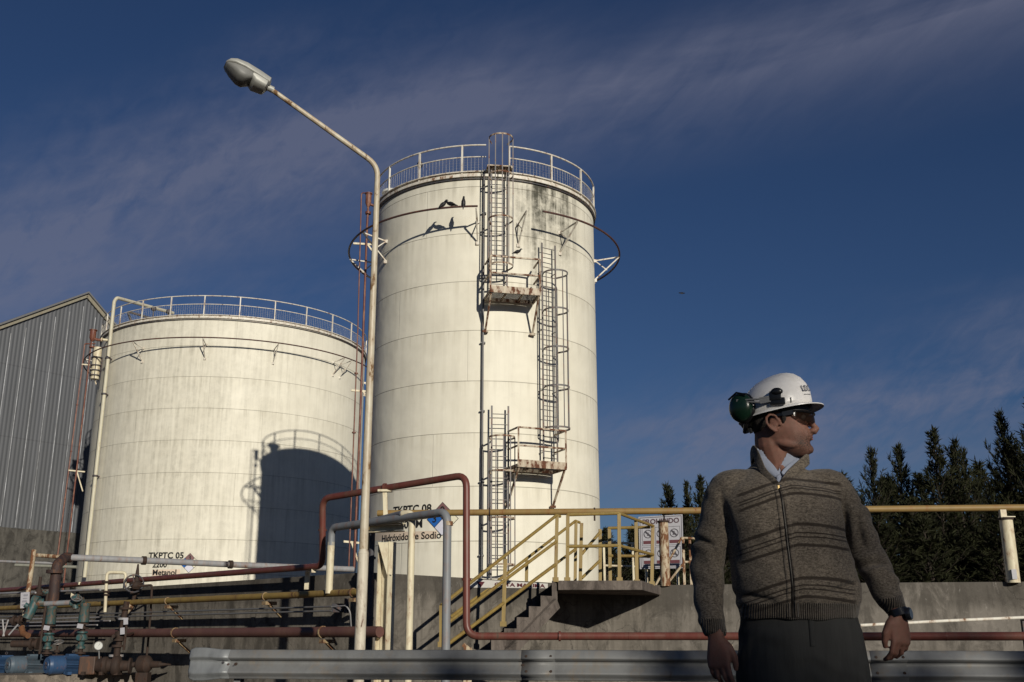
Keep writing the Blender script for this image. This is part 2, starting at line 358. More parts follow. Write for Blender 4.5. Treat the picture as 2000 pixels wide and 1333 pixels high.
# ---------------------------------------------------------------- ground
def ground_mat():
    m, t, b = mk('gravel_soil'); g = G(t); o = g.n('ShaderNodeTexCoord').outputs['Object']
    n1 = g.noise(o, .9, 8, .65); n2 = g.noise(o, 22, 8, .75); vo = g.n('ShaderNodeTexVoronoi', {'Vector': o, 'Scale': 26.0})
    c = g.mix(g.ramp(n1, .35, .65), c4((.155, .105, .075)), c4((.20, .17, .145)))
    c = g.mix(g.ramp(n2, .4, .7), c, c4((.075, .055, .045)))
    c = g.mix(g.m('MULTIPLY', g.ramp(vo.outputs['Distance'], .0, .35, (1, 1, 1, 1), (0, 0, 0, 1)), .5), c, c4((.27, .24, .21)))
    t.links.new(c, b.inputs['Base Color']); b.inputs['Roughness'].default_value = .95; b.inputs['Specular IOR Level'].default_value = .1
    t.links.new(g.bump(g.m('SUBTRACT', n2, g.m('MULTIPLY', vo.outputs['Distance'], .9)), .8, .04), b.inputs['Normal']); return m
GR = ground_mat()
g_ = MB(); N = 60
xs = [-900, -300, -100]+[-60+2*i for i in range(61)]+[100, 300, 900]; ys = [-300, -60]+[-20+2*i for i in range(51)]+[150, 400, 1200]
vs = []; fs = []
for y in ys:
    for x in xs: vs.append((x, y, .02*noise.noise(Vector((x*.3, y*.3, 0))) if abs(x) < 60 and -20 < y < 80 else 0))
for j in range(len(ys)-1):
    for i in range(len(xs)-1): a = j*len(xs)+i; fs.append((a, a+1, a+1+len(xs), a+len(xs)))
g_.add(vs, fs); o = g_.build('ground', GR); o['kind'] = 'structure'
# loose stones along the foot of the wall and round the pumps
mb = MB()
for k in range(420):
    px = random.uniform(0, 1100); D = random.uniform(10.5, 16.5); p = P(px, 1330, D); p.z = 0; s = random.uniform(.012, .045)
    mb.ell((p.x, D, s*.4), (s, s*random.uniform(.6, 1), s*.6), n=6, m=4)
o = mb.build('gravel', concrete('stone_chips', (.10, .08, .065), (.16, .135, .115), 3), smooth=False); o['kind'] = 'stuff'; o['label'] = 'loose stones scattered on the ground behind the guardrail'; o['category'] = 'gravel'

# ---------------------------------------------------------------- tanks
T1 = dict(x=-.907, y=32.7, r=3.613, h=14.31); T2 = dict(x=-14.78, y=54.5, r=6.82, h=15.55)
COURSE = 1.5
def txt(s, size, bold=.0, font=None):
    cu = bpy.data.curves.new('t', 'FONT'); cu.body = s; cu.size = size; cu.offset = bold; cu.align_x = 'CENTER'; cu.align_y = 'CENTER'; cu.resolution_u = 3
    o = bpy.data.objects.new('t', cu); C.objects.link(o); bpy.context.view_layer.update()
    me = bpy.data.meshes.new_from_object(o.evaluated_get(bpy.context.evaluated_depsgraph_get()))
    vs = [v.co.copy() for v in me.vertices]; fs = [tuple(p.vertices) for p in me.polygons]
    bpy.data.objects.remove(o); bpy.data.curves.remove(cu); bpy.data.meshes.remove(me); return vs, fs
def wrap(T, th0, z0, vs, off, sl=0.0): return [cyl(T, th0+v.x/T['r'], z0+v.y+v.x*sl, off) for v in vs]
def railing(T, tk, name='railing', gaps=(), h=.98, n=24, zb=0, offr=.04, phase=0.0, arcs=None, mesh_arcs=None):
    zt = T['h']+zb
    arcs = arcs or [(0, 2*math.pi)]
    rl = MB()
    for a0, a1 in arcs:
        rl.ring(T, zt+h, offr, .026, a0, a1, 96); rl.ring(T, zt+h*.58, offr, .02, a0, a1, 96)
    ro = rl.build(name, WHITE, tk)
    for k in range(n):
        a = phase+2*math.pi*k/n
        if any(a0 < ((a+math.pi) % (2*math.pi))-math.pi < a1 for a0, a1 in gaps): continue
        p = MB(); p.bar(cyl(T, a, zt-.1, offr), cyl(T, a, zt+h, offr), .05, .05, Vector((math.sin(a), -math.cos(a), 0))); p.build('post', WHITE, ro, smooth=False)
    # welded wire netting between deck and middle rail
    nm = MB()
    for a0, a1 in arcs:
        for i in range(1, 6): nm.ring(T, zt+.02+i*.085, offr, .0022, a0, a1, 96, 3)
        m_ = int((a1-a0)*T['r']/.11)
        for k in range(m_):
            a = a0+(a1-a0)*k/m_; nm.tube([cyl(T, a, zt, offr), cyl(T, a, zt+h*.57, offr)], .0022, 3, cap=False)
    nm.build('wire_netting', WHITE, ro)
    return ro
def tank(T, name_lab, mat):
    tk = thing('storage_tank', name_lab, 'storage tank', (T['x'], T['y'], 0))
    r, h = T['r'], T['h']; o = (T['x'], T['y'], 0)
    s = MB(); s.lathe([(r, 0), (r, h-.12)], o, 128); s.build('shell', mat, tk)
    s = MB(); s.lathe([(r-.02, h-.11), (r+.07, h-.11), (r+.07, h-.03), (r+.035, h-.03), (r+.035, h+.03), (r+.10, h+.03), (r+.10, h+.06), (r-.3, h+.06), (0.01, h+.28*r*.3)], o, 128); s.build('roof', WHITE, tk, ang=20)
    s = MB(); s.lathe([(r+.003, h-.19), (r+.05, h-.19), (r+.05, h-.16), (r+.003, h-.16)], o, 128); s.build('rim_band', DARK, tk, ang=20)
    return tk
tk1 = tank(T1, 'tall narrow cream tank with caged ladders, two platforms and black mould at its rim',
    tank_mat('tank_wall_paint_mouldy', COURSE, T1['h']-.42-COURSE*9, T1['r'], 5.7, [(.14, 1.0, 14.3, 11.2, 1.9), (.38, .60, 14.3, 8.2, 1.7), (.62, .95, 14.3, 11, .9), (-.75, .1, 14.3, 13.3, .5)]))
tk2 = tank(T2, 'wide squat cream storage tank on the left, crossed by the tall shadow of its neighbour',
    tank_mat('tank_wall_paint_clean', COURSE, T2['h']-1.46-COURSE*9, T2['r'], 6.1, [(-1.0, -.2, 15.5, 14.4, .35), (-1.2, 1.0, 2.2, 1.0, .3)]))
gA = onfront(949, 335, T1)[0]; gB = onfront(994, 335, T1)[0]
railing(T1, tk1, n=16, arcs=[(gB, 2*math.pi+gA)], gaps=[(gA+.01, gB-.01)], phase=gB, h=.93)
railing(T2, tk2, n=26, phase=.02, h=1.0)
# spray ring pipes
def ringpipe(T, tk, z, off, arcs, brs, flip=0):
    m_ = MB()
    for a0, a1 in arcs: m_.ring(T, z, off, .032, a0, a1, 110)
    ro = m_.build('spray_ring', RUSTRING, tk)
    for a in brs:
        b_ = MB(); zt = z-.04
        b_.bar(cyl(T, a, zt-.12, 0), cyl(T, a, zt, off), .03, .04); b_.bar(cyl(T, a, zt-.78, 0), cyl(T, a, zt-.02, off*.97), .035, .04); b_.bar(cyl(T, a, zt-.10, .01), cyl(T, a, zt-.45, off*.5), .025, .03)
        b_.box(cyl(T, a, zt-.8, .02), (.1, .06, .1)); b_.box(cyl(T, a, zt-.12, .02), (.1, .06, .1)); b_.build('bracket', WHITE, ro, smooth=False)
    return ro
RUSTRING = paint('ring_pipe_paint', (.075, .038, .035), .5, rust=.3, dirt=.3, scale=6)
OFF = .83
thL, zR = onfront(933, 403, T1, OFF); thR, zR2 = onfront(1060, 412, T1, OFF)
br1 = [onfront(x, 440, T1)[0] for x in (933, 1012, 1092)]+[1.5, 2.1, 2.8, -.98, -1.55, -2.2]
ringpipe(T1, tk1, zR, OFF, [(thR, 2*math.pi+thL)], br1)
zR_ = onfront(400, 660, T2, .7)[1]
ringpipe(T2, tk2, zR_, .75, [(0, 2*math.pi)], [onfront(x, 680, T2)[0] for x in (281, 402, 535, 652)]+[-1.05, -1.5, -2.2, 1.1, 1.7, 2.6])

# ladders with safety cages on the tall tank
def ladder(tk, T, xa, xb, ytop, ybot, off=.22, hoops=(), cage_top=None, cage_bot=None, mat=None, extra_top=0, hoopmat=None, cr=.36):
    ym = (ytop+ybot)/2; a0 = onfront(xa, ym, T)[0]; a1 = onfront(xb, ym, T)[0]; zt = onfront((xa+xb)/2, ytop, T, off)[1]+extra_top; zb = onfront((xa+xb)/2, ybot, T, off)[1]
    am = (a0+a1)/2; half = .235; mat = mat or LADM
    nrm = Vector((math.sin(am), -math.cos(am), 0)); tan = Vector((math.cos(am), math.sin(am), 0)); base = cyl(T, am, 0, off)
    lad = MB()
    for s in (-1, 1): lad.bar(base+tan*half*s+Vector((0, 0, zb)), base+tan*half*s+Vector((0, 0, zt)), .05, .016, nrm)
    for z in [zb+.3+1.8*i for i in range(int((zt-zb)/1.8)+1)]:
        for s in (-1, 1): lad.bar(base+tan*half*s+Vector((0, 0, z)), cyl(T, am, z, 0)+tan*half*s, .04, .012)
    lo = lad.build('ladder', mat, tk, smooth=False)
    n = int((zt-zb)/.3)
    for i in range(n):
        r_ = MB(); z = zb+.15+i*.3; r_.tube([base+tan*half+Vector((0, 0, z)), base-tan*half+Vector((0, 0, z))], .013, 5); r_.build('rung', mat, lo)
    if hoops:
        zs = [onfront((xa+xb)/2, y, T, off+cr*2)[1] for y in hoops]
        arc = [(-1+2*k/14) for k in range(15)]
        def hp(z, k):  # horseshoe hoop
            t = arc[k]*2.05; return base+Vector((0, 0, z))+tan*(cr*math.sin(t))+nrm*(cr*1.0+cr*math.cos(t))
        for z in zs:
            h_ = MB(); pts = [base+tan*(-half)+Vector((0, 0, z))]+[hp(z, k) for k in range(15)]+[base+tan*half+Vector((0, 0, z))]
            for a, b in zip(pts[:-1], pts[1:]): h_.bar(a, b, .012, .05)
            h_.build('safety_hoop', hoopmat or mat, lo, smooth=False)
        st = MB(); ct, cb = max(zs), min(zs)
        for k in (2, 5, 7, 9, 12): st.bar(hp(cb, k), hp(ct, k), .03, .009, nrm)
        st.build('cage_strip', mat, lo, smooth=False)
    return am, zt, zb
amC, _, _ = ladder(tk1, T1, 960, 986, 331, 565, hoops=(260, 333, 420, 512), extra_top=0, hoopmat=PLAT)
ladder(tk1, T1, 1053, 1077, 476, 905, hoops=(522, 596, 672, 748, 830), hoopmat=LADM)
ladder(tk1, T1, 960, 988, 793, 1141, hoops=(850, 918, 1010, 1102), hoopmat=PLAT)
# landing step at the rim
mb = MB(); a = amC; n_ = Vector((math.sin(a), -math.cos(a), 0)); t_ = Vector((math.cos(a), math.sin(a), 0))
for k in range(8): mb.bar(cyl(T1, a, T1['h']+.10, -.25+.09*k)-t_*.36, cyl(T1, a, T1['h']+.10, -.25+.09*k)+t_*.36, .05, .035)
for s in (-.36, .36): mb.bar(cyl(T1, a, T1['h']+.07, -.3)+t_*s, cyl(T1, a, T1['h']+.07, .42)+t_*s, .05, .06)
mb.build('rim_step', PLAT, tk1, smooth=False)
def platform(xa, xb, yf, T, tk, dep=.85, rail_x=None, hrail=1.05, braces=None, posts=None):
    """grating deck cantilevered off the wall: xa..xb is its front edge in the photo"""
    z = P((xa+xb)/2, yf, T['y']-T['r']-dep).z
    a0 = onfront(xa, yf, T, dep)[0]; a1 = onfront(xb, yf, T, dep)[0]; am = (a0+a1)/2
    n_ = Vector((math.sin(am), -math.cos(am), 0)); t_ = Vector((math.cos(am), math.sin(am), 0)); c = cyl(T, am, z, 0)
    hw = (T['r']+dep)*math.sin((a1-a0)/2); ins = -.25
    po = MB()
    for s in (-1, 1): po.bar(c+n_*(-.02)+t_*s*hw, c+n_*dep+t_*s*hw, .04, .09)
    po.bar(c+n_*dep-t_*hw, c+n_*dep+t_*hw, .04, .09); po.bar(c+n_*.06-t_*hw, c+n_*.06+t_*hw, .04, .09)
    for k in (-.34, .34): po.bar(c+n_*.0+t_*hw*k, c+n_*dep+t_*hw*k, .03, .06)
    pl = po.build('platform', PLAT, tk, smooth=False)
    gr = MB()
    for k in range(int(2*hw/.035)): x = -hw+.03+k*.035; gr.bar(c+n_*.05+t_*x+Vector((0, 0, .05)), c+n_*(dep-.02)+t_*x+Vector((0, 0, .05)), .006, .03)
    for k in range(8): gr.bar(c+n_*(.1+k*.1)-t_*hw+Vector((0, 0, .05)), c+n_*(.1+k*.1)+t_*hw+Vector((0, 0, .05)), .006, .02)
    gr.build('grating', DARK, pl, smooth=False)
    rl = MB(); U = Vector((0, 0, 1))
    for hh in (hrail, hrail*.52):
        rl.bar(c+n_*dep-t_*hw+U*hh, c+n_*dep+t_*hw+U*hh, .045, .045)
        for s in (-1, 1): rl.bar(c+n_*.1+t_*s*hw+U*hh, c+n_*dep+t_*s*hw+U*hh, .04, .04)
    rl.bar(c+n_*(dep+.01)-t_*hw+U*.10, c+n_*(dep+.01)+t_*hw+U*.10, .012, .12)
    rl.build('guard_rail', PLAT, pl, smooth=False)
    for s in (-1, 1):
        q = MB(); q.bar(c+n_*dep+t_*s*hw, c+n_*dep+t_*s*hw+U*hrail, .05, .05); q.build('post', PLAT, pl, smooth=False)
        q = MB(); q.bar(c+n_*(dep-.05)+t_*s*hw*.96-U*.05, c+n_*.03+t_*s*hw*.96-U*.95, .05, .05); q.box(c+n_*.03+t_*s*hw*.96-U*.97, (.16, .1, .06)); q.build('brace', PLAT, pl, smooth=False)
platform(957, 1054, 569, T1, tk1)
platform(1011, 1104, 908, T1, tk1)
# conduit down the wall beside the ladder
mb = MB(); a = onfront(943, 700, T1)[0]; mb.tube([cyl(T1, a, 14.4, .10), cyl(T1, a, .4, .10)], .03, 8)
for z in (13, 11, 9, 7, 5, 3): mb.box(cyl(T1, a, z, .05), (.14, .12, .04))
mb.build('conduit', LGALV, tk1)
# rust bleeding below the platform foot
def sheet(T, pts, off): return [cyl(T, *onfront(x, y, T), off) for x, y in pts]
# lettering
def lettering(tk, T, lines, patch, off0=.006):
    for s, xc, yc, size, bold in lines:
        th, z = onfront(xc, yc, T)
        vs, fs = txt(s, size, bold); m2 = MB(); m2.add(wrap(T, th, z, vs, off0+.004), fs)
        m2.build('lettering', BLACK, tk, smooth=False)
    x0, y0, x1, y1, sk = patch
    m_ = MB(); q = []
    for i in range(13):
        x = x0+(x1-x0)*i/12; yy = sk*i/12; q += [cyl(T, *onfront(x, y1+yy, T), off0-.003), cyl(T, *onfront(x, y0+yy, T), off0-.003)]
    m_.add(q, [(2*i, 2*i+2, 2*i+3, 2*i+1) for i in range(12)]); m_.build('painted_patch', PINKP, tk)
lettering(tk1, T1, [('TKPTC 08', 803, 996, .31, .008), ('800 M', 803, 1025, .31, .008), ('Hidróxido de Sodio', 796, 1049, .27, .005)], (732, 1041, 854, 1057, -4))
lettering(tk2, T2, [('TKPTC 05', 324, 1086, .375, .012), ('2200', 312, 1104, .34, .01), ('Metanol', 321, 1119, .34, .01)], (297, 1113, 352, 1128, -1))
def diamond(tk, T, xc, yc, h, nums):
    th, z = onfront(xc, yc, T); dd = thing; m_ = MB()
    def q(cx_, cy_, s, off, mat, nm, par):
        b_ = MB(); pts = []
        n = 6
        for i in range(n+1):
            for j in range(n+1):
                u = (i/n-.5)*s; v = (j/n-.5)*s; pts.append(Vector((cx_+(u-v)*.7071, cy_+(u+v)*.7071, 0)))
        b_.add(wrap(T, th, z, pts, off), [(i*(n+1)+j, (i+1)*(n+1)+j, (i+1)*(n+1)+j+1, i*(n+1)+j+1) for i in range(n) for j in range(n)])
        return b_.build(nm, mat, par)
    base = q(0, 0, h*.72, .008, BLACK, 'hazard_diamond', tk)
    k = h*.25; s_ = h*.335
    for (dx, dy), mt, num in zip(((0, k), (-k, 0), (k, 0), (0, -k)), (DIAR, DIAB, DIAY, DIAW), nums):
        q(dx, dy, s_, .012, mt, 'hazard_quadrant', base)
        if num:
            vs, fs = txt(num, s_*.95, .006); b_ = MB(); b_.add(wrap(T, th, z, [v+Vector((dx, dy, 0)) for v in vs], .016), fs); b_.build('hazard_number', BLACK, base, smooth=False)
diamond(tk1, T1, 864, 1014, .92, ('0', '3', '1', ''))
diamond(tk2, T2, 370, 1100, .86, ('3', '1', '0', ''))
# low inspection dome and fittings on the roofs
mb = MB(); mb.lathe([(.01, .75), (.26, .72), (.3, .66), (.3, .62), (.2, .6), (.16, .3), (.16, 0), (.30, 0)], (T1['x']-3.1, T1['y']-.6, T1['h']+.05), 20); mb.build('roof_vent', GLASSW, tk1)
for (x, y) in ((-1.2, .4), (.9, 1.5), (1.6, -1.0)):
    mb = MB(); mb.tube([(T1['x']+x, T1['y']+y, T1['h']), (T1['x']+x, T1['y']+y, T1['h']+.75)], .07, 8); mb.lathe([(.01, .9), (.16, .86), (.17, .8), (.06, .75)], (T1['x']+x, T1['y']+y, T1['h']), 12); mb.build('roof_nozzle', DARK, tk1)
a = onfront(816, 330, T1)[0]; mb = MB(); mb.tube([cyl(T1, a, T1['h'], -.1), cyl(T1, a, T1['h']+.62, -.1)], .02, 6); mb.ell(cyl(T1, a, T1['h']+.62, -.1), (.09, .09, .12)); mb.build('rail_lamp', DARK, tk1)
a = onfront(250, 615, T2)[0]; mb = MB(); b0 = cyl(T2, a, T2['h']+.25, -.3); b1_ = b0+Vector((1.9, .7, -.25))
mb.tube([cyl(T2, a, T2['h'], -.3), b0+Vector((-.3, 0, .45)), b0+Vector((0, 0, .35)), b1_+Vector((0, 0, .2)), b1_+Vector((0, 0, -.3))], .06, 8, .1)
for k in (.45, .8): q = b0.lerp(b1_, k)+Vector((0, 0, .3)); mb.tube([q, q+Vector((0, 0, .45))], .03, 6); mb.ell(q+Vector((0, 0, .5)), (.14, .14, .13))
mb.build('roof_nozzle', DARK, tk2)

# ---------------------------------------------------------------- foam riser pipes beside each tank
def riser(T, label, cx, ctop, cbot, cw, D, thin, thick, brs, side, col=REDP, ybend=None):
    """red foam pot on a tall pipe, with its thin companion pipe"""
    base = P(thick[-1][0], thick[-1][1], D)
    t = thing('foam_riser', label, 'pipe', (base.x, base.y, base.z)); sc = D/2130
    r0 = cw/2*sc
    pc = P(cx, ctop, D); pb = P(cx, cbot, D); H = pc.z-pb.z
    m_ = MB(); m_.lathe([(.01, H), (r0*1.28, H), (r0*1.28, H*.94), (r0, H*.93), (r0, H*.28), (r0*.45, 0), (.01, 0)], pb, 20)
    e = pb+Vector((0, 0, H*.15)); m_.tube([e+Vector((0, 0, .05)), e+Vector((side*r0*2.0, .05, -H*.02)), e+Vector((side*r0*3.1, .1, H*.05))], r0*.45, 10, .05)
    m_.build('foam_pot', col, t)
    m_ = MB(); q = e+Vector((side*r0*2.7, .1, H*.05)); m_.tube([q, q+Vector((side*r0*2.4, .15, 0))], r0*.42, 10); m_.lathe([(.01, 0), (r0*.7, 0), (r0*.7, .05), (.01, .05)], q, 14, axis=(side, .1, 0)); m_.build('inlet_stub', CREAM, t)
    m_ = MB(); m_.tube([P(x, y, D) for x, y in thick], .036 if cw else .03, 10, .06)
    p = P(cx, cbot+11, D); m_.lathe([(.01, .03), (r0*.95, .03), (r0*.95, -.05), (.01, -.05)], p, 14); m_.build('riser_pipe', col, t)
    m_ = MB(); pts = [P(x, y, D) for x, y in thin]; m_.tube(pts, .021*D/31.5, 8, .08)
    for k in (.2, .45, .7): q = pts[-2].lerp(pts[-1], k); m_.lathe([(.01, .02), (.06, .02), (.06, -.02), (.01, -.02)], q, 10)
    m_.build('drain_pipe', col, t)
    for (xa, y, xb) in brs:
        m_ = MB(); a = P(xa, y, D-.02); b = P(xb, y+3, D+.15); m_.bar(a, b, .05, .06); m_.bar(a.lerp(b, .5), b+Vector((0, 0, -.75*D/40)), .045, .05); m_.build('bracket', CREAM, t, smooth=False)
riser(T1, 'thin red pipes topped by a red pot running up beside the tall tank', 719, 378, 405, 13, 31.6,
      [(724, 378), (706, 377), (699, 640), (681, 1113)], [(719, 405), (717, 440), (704, 800), (691.5, 1110)], [(690, 476, 745), (686, 763, 732), (671, 1058, 702)], 1)
riser(T2, 'thin red pipes topped by a red pot between grey shed and wide tank', 180, 645, 667, 13, 50,
      [(186, 672), (165.5, 672), (160, 720), (112, 1090)], [(179, 665), (176, 690), (150, 915), (122, 1160)], [(160, 712, 192), (134, 919, 166)], 1)

# drain pipe over the wide tank
def aw(x, y): return P(x, y, 49.4)
t = thing('overflow_pipe', 'long pale pipe leaning down the left side of the wide tank from its roof', 'pipe', aw(165, 1128))
mb = MB(); mb.tube([P(338, 612, 53.5), aw(228, 582), aw(223, 590), aw(165, 1128)], .088, 12, .25); mb.build('pipe', paint('pale_cream_pipe', (.50, .47, .36), .5, rust=.15, dirt=.35), t)
for y in (700, 770, 930):
    x = 223-(y-583)*58/542; mb = MB(); mb.lathe([(.01, .04), (.13, .04), (.13, -.04), (.01, -.04)], aw(x, y), 12); mb.bar(aw(x, y), aw(x, y)+Vector((.55, 1.3, 0)), .08, .06); mb.build('clamp', DARK, t)
# switch box with little platform behind the riser (wide tank)
t = thing('level_gauge_box', 'small pale caged cylinder hanging off the left rim of the wide tank', 'gauge', P(187, 735, 49.8))
mb = MB(); c = P(188, 712, 50); mb.lathe([(.01, .85), (.2, .85), (.2, -.75), (.01, -.75)], c, 14); mb.build('housing', CREAM, t)
mb = MB()
for z in (-.6, -.35, -.1, .3): mb.lathe([(.23, z), (.26, z), (.26, z+.05), (.23, z+.05), (.23, z)], c, 14)
for k in range(5): a = k*1.25; mb.tube([c+Vector((.27*math.cos(a), .27*math.sin(a), -.8)), c+Vector((.27*math.cos(a), .27*math.sin(a), .35))], .02, 5)
mb.build('cage', DARK, t)

# ---------------------------------------------------------------- shed
def shed():
    th = R(52); d = Vector((math.cos(th), math.sin(th), 0)); nrm = Vector((math.sin(th), -math.cos(th), 0))
    a, c = ray(0, 1030); W = Vector((a*60, 60, 0)); zb = HC+c*60
    def hit(x, y):
        a, c = ray(x, y); t = (W.y*a-W.x)/(d.x-d.y*a); k = W.y+t*d.y; return t, HC+c*k
    ta, za = hit(168, 580); tl, zl = hit(0, 641); tr, zr = hit(205, 624); sL = (za-zl)/(ta-tl); sR = (za-zr)/(tr-ta)
    t0 = ta-12.5; t1 = ta+9
    def top(t): return za-(ta-t)*sL if t < ta else za-(t-ta)*sR
    def W3(t, z, off=0): return W+d*t+nrm*off+Vector((0, 0, z))
    s = thing('shed', 'tall grey corrugated metal shed with pale gable trim at the left edge', 'shed', W+d*ta)
    # corrugated sheet: real ribs
    m_ = MB(); n = int((t1-t0)/.06); vs = []; fs = []
    for i in range(n+1):
        t = t0+(t1-t0)*i/n; off = .022*math.cos(2*math.pi*t/.24)
        vs += [W3(t, zb, off), W3(t, top(t), off)]
    for i in range(n): fs.append((2*i, 2*i+2, 2*i+3, 2*i+1))
    m_.add(vs, fs)
    mt, tt, b = mk('weathered_sheet_metal'); g = G(tt); o = g.n('ShaderNodeTexCoord').outputs['Object']
    n1 = g.noise(g.map(o, (1, 1, .1)), 1.6, 6, .6); n2 = g.noise(g.map(o, (1, 1, .2)), 8, 5, .6)
    c_ = g.mix(g.ramp(n1, .35, .7), c4((.115, .12, .132)), c4((.092, .096, .104))); c_ = g.mix(g.m('MULTIPLY', n2, .3), c_, c4((.13, .135, .14)))
    z = g.n('ShaderNodeSeparateXYZ', {0: o}).outputs[2]
    for zz in (12.0, 16.2): ln = g.m('SUBTRACT', 1, g.m('DIVIDE', g.m('ABSOLUTE', g.m('SUBTRACT', z, zz)), .05), clamp=True); c_ = g.mix(g.m('MULTIPLY', ln, .4), c_, c4((.05, .05, .055)))
    tt.links.new(c_, b.inputs['Base Color']); b.inputs['Roughness'].default_value = .62; b.inputs['Metallic'].default_value = .15; b.inputs['Specular IOR Level'].default_value = .3
    m_.build('corrugated_wall', mt, s, ang=80)
    # strips on the sheet overlaps, sun glint painted in as patchy pale colour
    lm, tt, b = mk('painted_lap_glint'); g = G(tt); o = g.n('ShaderNodeTexCoord').outputs['Object']
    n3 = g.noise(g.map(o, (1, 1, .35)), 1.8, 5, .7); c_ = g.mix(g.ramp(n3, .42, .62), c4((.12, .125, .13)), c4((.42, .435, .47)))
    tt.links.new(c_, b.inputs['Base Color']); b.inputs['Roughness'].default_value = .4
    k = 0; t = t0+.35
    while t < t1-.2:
        m_ = MB(); w_ = .028; m_.add([W3(t, zb+.05, .035), W3(t+w_, zb+.05, .045), W3(t+w_, top(t)-.6, .045), W3(t, top(t)-.6, .035)], [(0, 1, 2, 3)]); m_.build('sheet_lap_glint', lm, s); t += .86; k += 1
    m_ = MB()
    for (p, q) in ((t0-.3, ta), (ta, t1+.3)):
        m_.bar(W3(p, top(p)+.05, .12), W3(q, top(q)+.05, .12), .10, .22)
    m_.build('gable_trim', paint('trim_cream', (.24, .22, .165), .7, dirt=.5, rust=.15), s, smooth=False)
    m_ = MB(); bk = -nrm*40; u = Vector((0, 0, .3))
    for (p, q) in ((t0-.3, ta), (ta, t1+.3)):
        a0, a1 = W3(p, top(p), .3)+u, W3(q, top(q), .3)+u; m_.add([a0, a1, a1+bk, a0+bk, a0-u*.4, a1-u*.4, a1+bk-u*.4, a0+bk-u*.4], [(0, 1, 2, 3), (4, 7, 6, 5), (0, 4, 5, 1), (3, 2, 6, 7), (0, 3, 7, 4), (1, 5, 6, 2)])
    m_.build('roof', paint('roof_sheet', (.14, .14, .145), .6, dirt=.4), s, smooth=False)
    m_ = MB()
    m_.add([W3(t0, 0, .15), W3(t1, 0, .15), W3(t1, zb, .15), W3(t0, zb, .15), W3(t0, zb, -.2), W3(t1, zb, -.2)], [(0, 1, 2, 3), (3, 2, 5, 4)])
    for t in (t0, t1): m_.add([W3(t, 0), W3(t, 0)+bk, W3(t, top(t))+bk, W3(t, top(t))], [(0, 1, 2, 3)])
    m_.build('base_wall', concrete('shed_base_concrete', (.085, .08, .072), (.115, .108, .095), .6), s, smooth=False)
shed()

# ---------------------------------------------------------------- concrete bund wall round the tanks
ZW = 1.75
WCONC = concrete('bund_concrete', (.125, .112, .095), (.175, .158, .135), 1.0, dark_top=ZW, form=True)
WCONC2 = concrete('bund_concrete_pale', (.15, .135, .115), (.21, .19, .165), .8, dark_top=ZW-.08)
wl = [PZ(716, 1118, ZW), PZ(430, 1136.6, ZW)]
dl = (wl[1]-wl[0]).normalized(); cornerL = wl[0]; endL = cornerL+dl*26
def wall(pts, name, mat, label, th=.25, top=ZW, cap=True):
    """wall along a polyline; the face towards the camera runs through the points"""
    m_ = MB(); n = len(pts); vs = []
    for i, p in enumerate(pts):
        d = (pts[min(i+1, n-1)]-pts[max(i-1, 0)]); d.z = 0; d.normalize(); nr = Vector((-d.y, d.x, 0))
        if nr.y < 0: nr = -nr
        for q, z in ((p, 0), (p, top), (p+nr*th, top), (p+nr*th, 0)): vs.append(Vector((q.x, q.y, z)))
    fs = []
    for i in range(n-1):
        a = 4*i; b = a+4
        fs += [(a, b, b+1, a+1), (a+1, b+1, b+2, a+2), (a+2, b+2, b+3, a+3)]
    fs += [(0, 1, 2, 3), (4*n-1, 4*n-2, 4*n-3, 4*n-4)]
    m_.add(vs, fs)
    return solo(m_, name, mat, label, 'wall', base=(pts[0].x, pts[0].y, 0), bev=.012, ang=30)
rightpts = [PZ(717, 1118, ZW), PZ(1080, 1138.7, ZW), PZ(1250, 1143.5, ZW)]
pR = [PZ(1247, 1143.6, ZW)+Vector((0, -.01, 0)), PZ(1700, 1138.5, ZW), PZ(2000, 1136.5, ZW), PZ(2500, 1128, ZW)]
def sub(pts, k=1):
    return pts
wall([endL, cornerL], 'concrete_wall', WCONC, 'dark weathered concrete wall behind the pump pipework, carrying the pipe brackets')
wall(rightpts, 'concrete_wall', WCONC, 'concrete wall behind the stairs, with the painted level sign on it')
wall(pR, 'concrete_wall', WCONC2, 'stained paler concrete wall right of the stair landing, behind the man')
# where the left wall stands for a photo column, and a place off it
def onL(x, y, off=0.0):              # point seen at (x, y) standing `off` metres in front of the left wall
    nr = Vector((dl.y, -dl.x, 0))
    if nr.y > 0: nr = -nr
    o_ = cornerL+nr*off; a, c = ray(x, y); den = dl.x-a*dl.y; t = (a*o_.y-o_.x)/den; D = o_.y+t*dl.y
    return Vector((a*D, D, HC+c*D))
def onR(x, y, off=0.0, pts=rightpts):
    a, c = ray(x, y)
    for i in range(len(pts)-1):
        p, q = pts[i].copy(), pts[i+1].copy(); d = (q-p).normalized(); nr = Vector((d.y, -d.x, 0)).normalized()
        if nr.y > 0: nr = -nr
        p += nr*off; q += nr*off
        t = (a*p.y-p.x)/(d.x-a*d.y)
        if -.3 <= t <= (q-p).length+.3 or i == len(pts)-2: D = p.y+t*d.y; return Vector((a*D, D, HC+c*D))
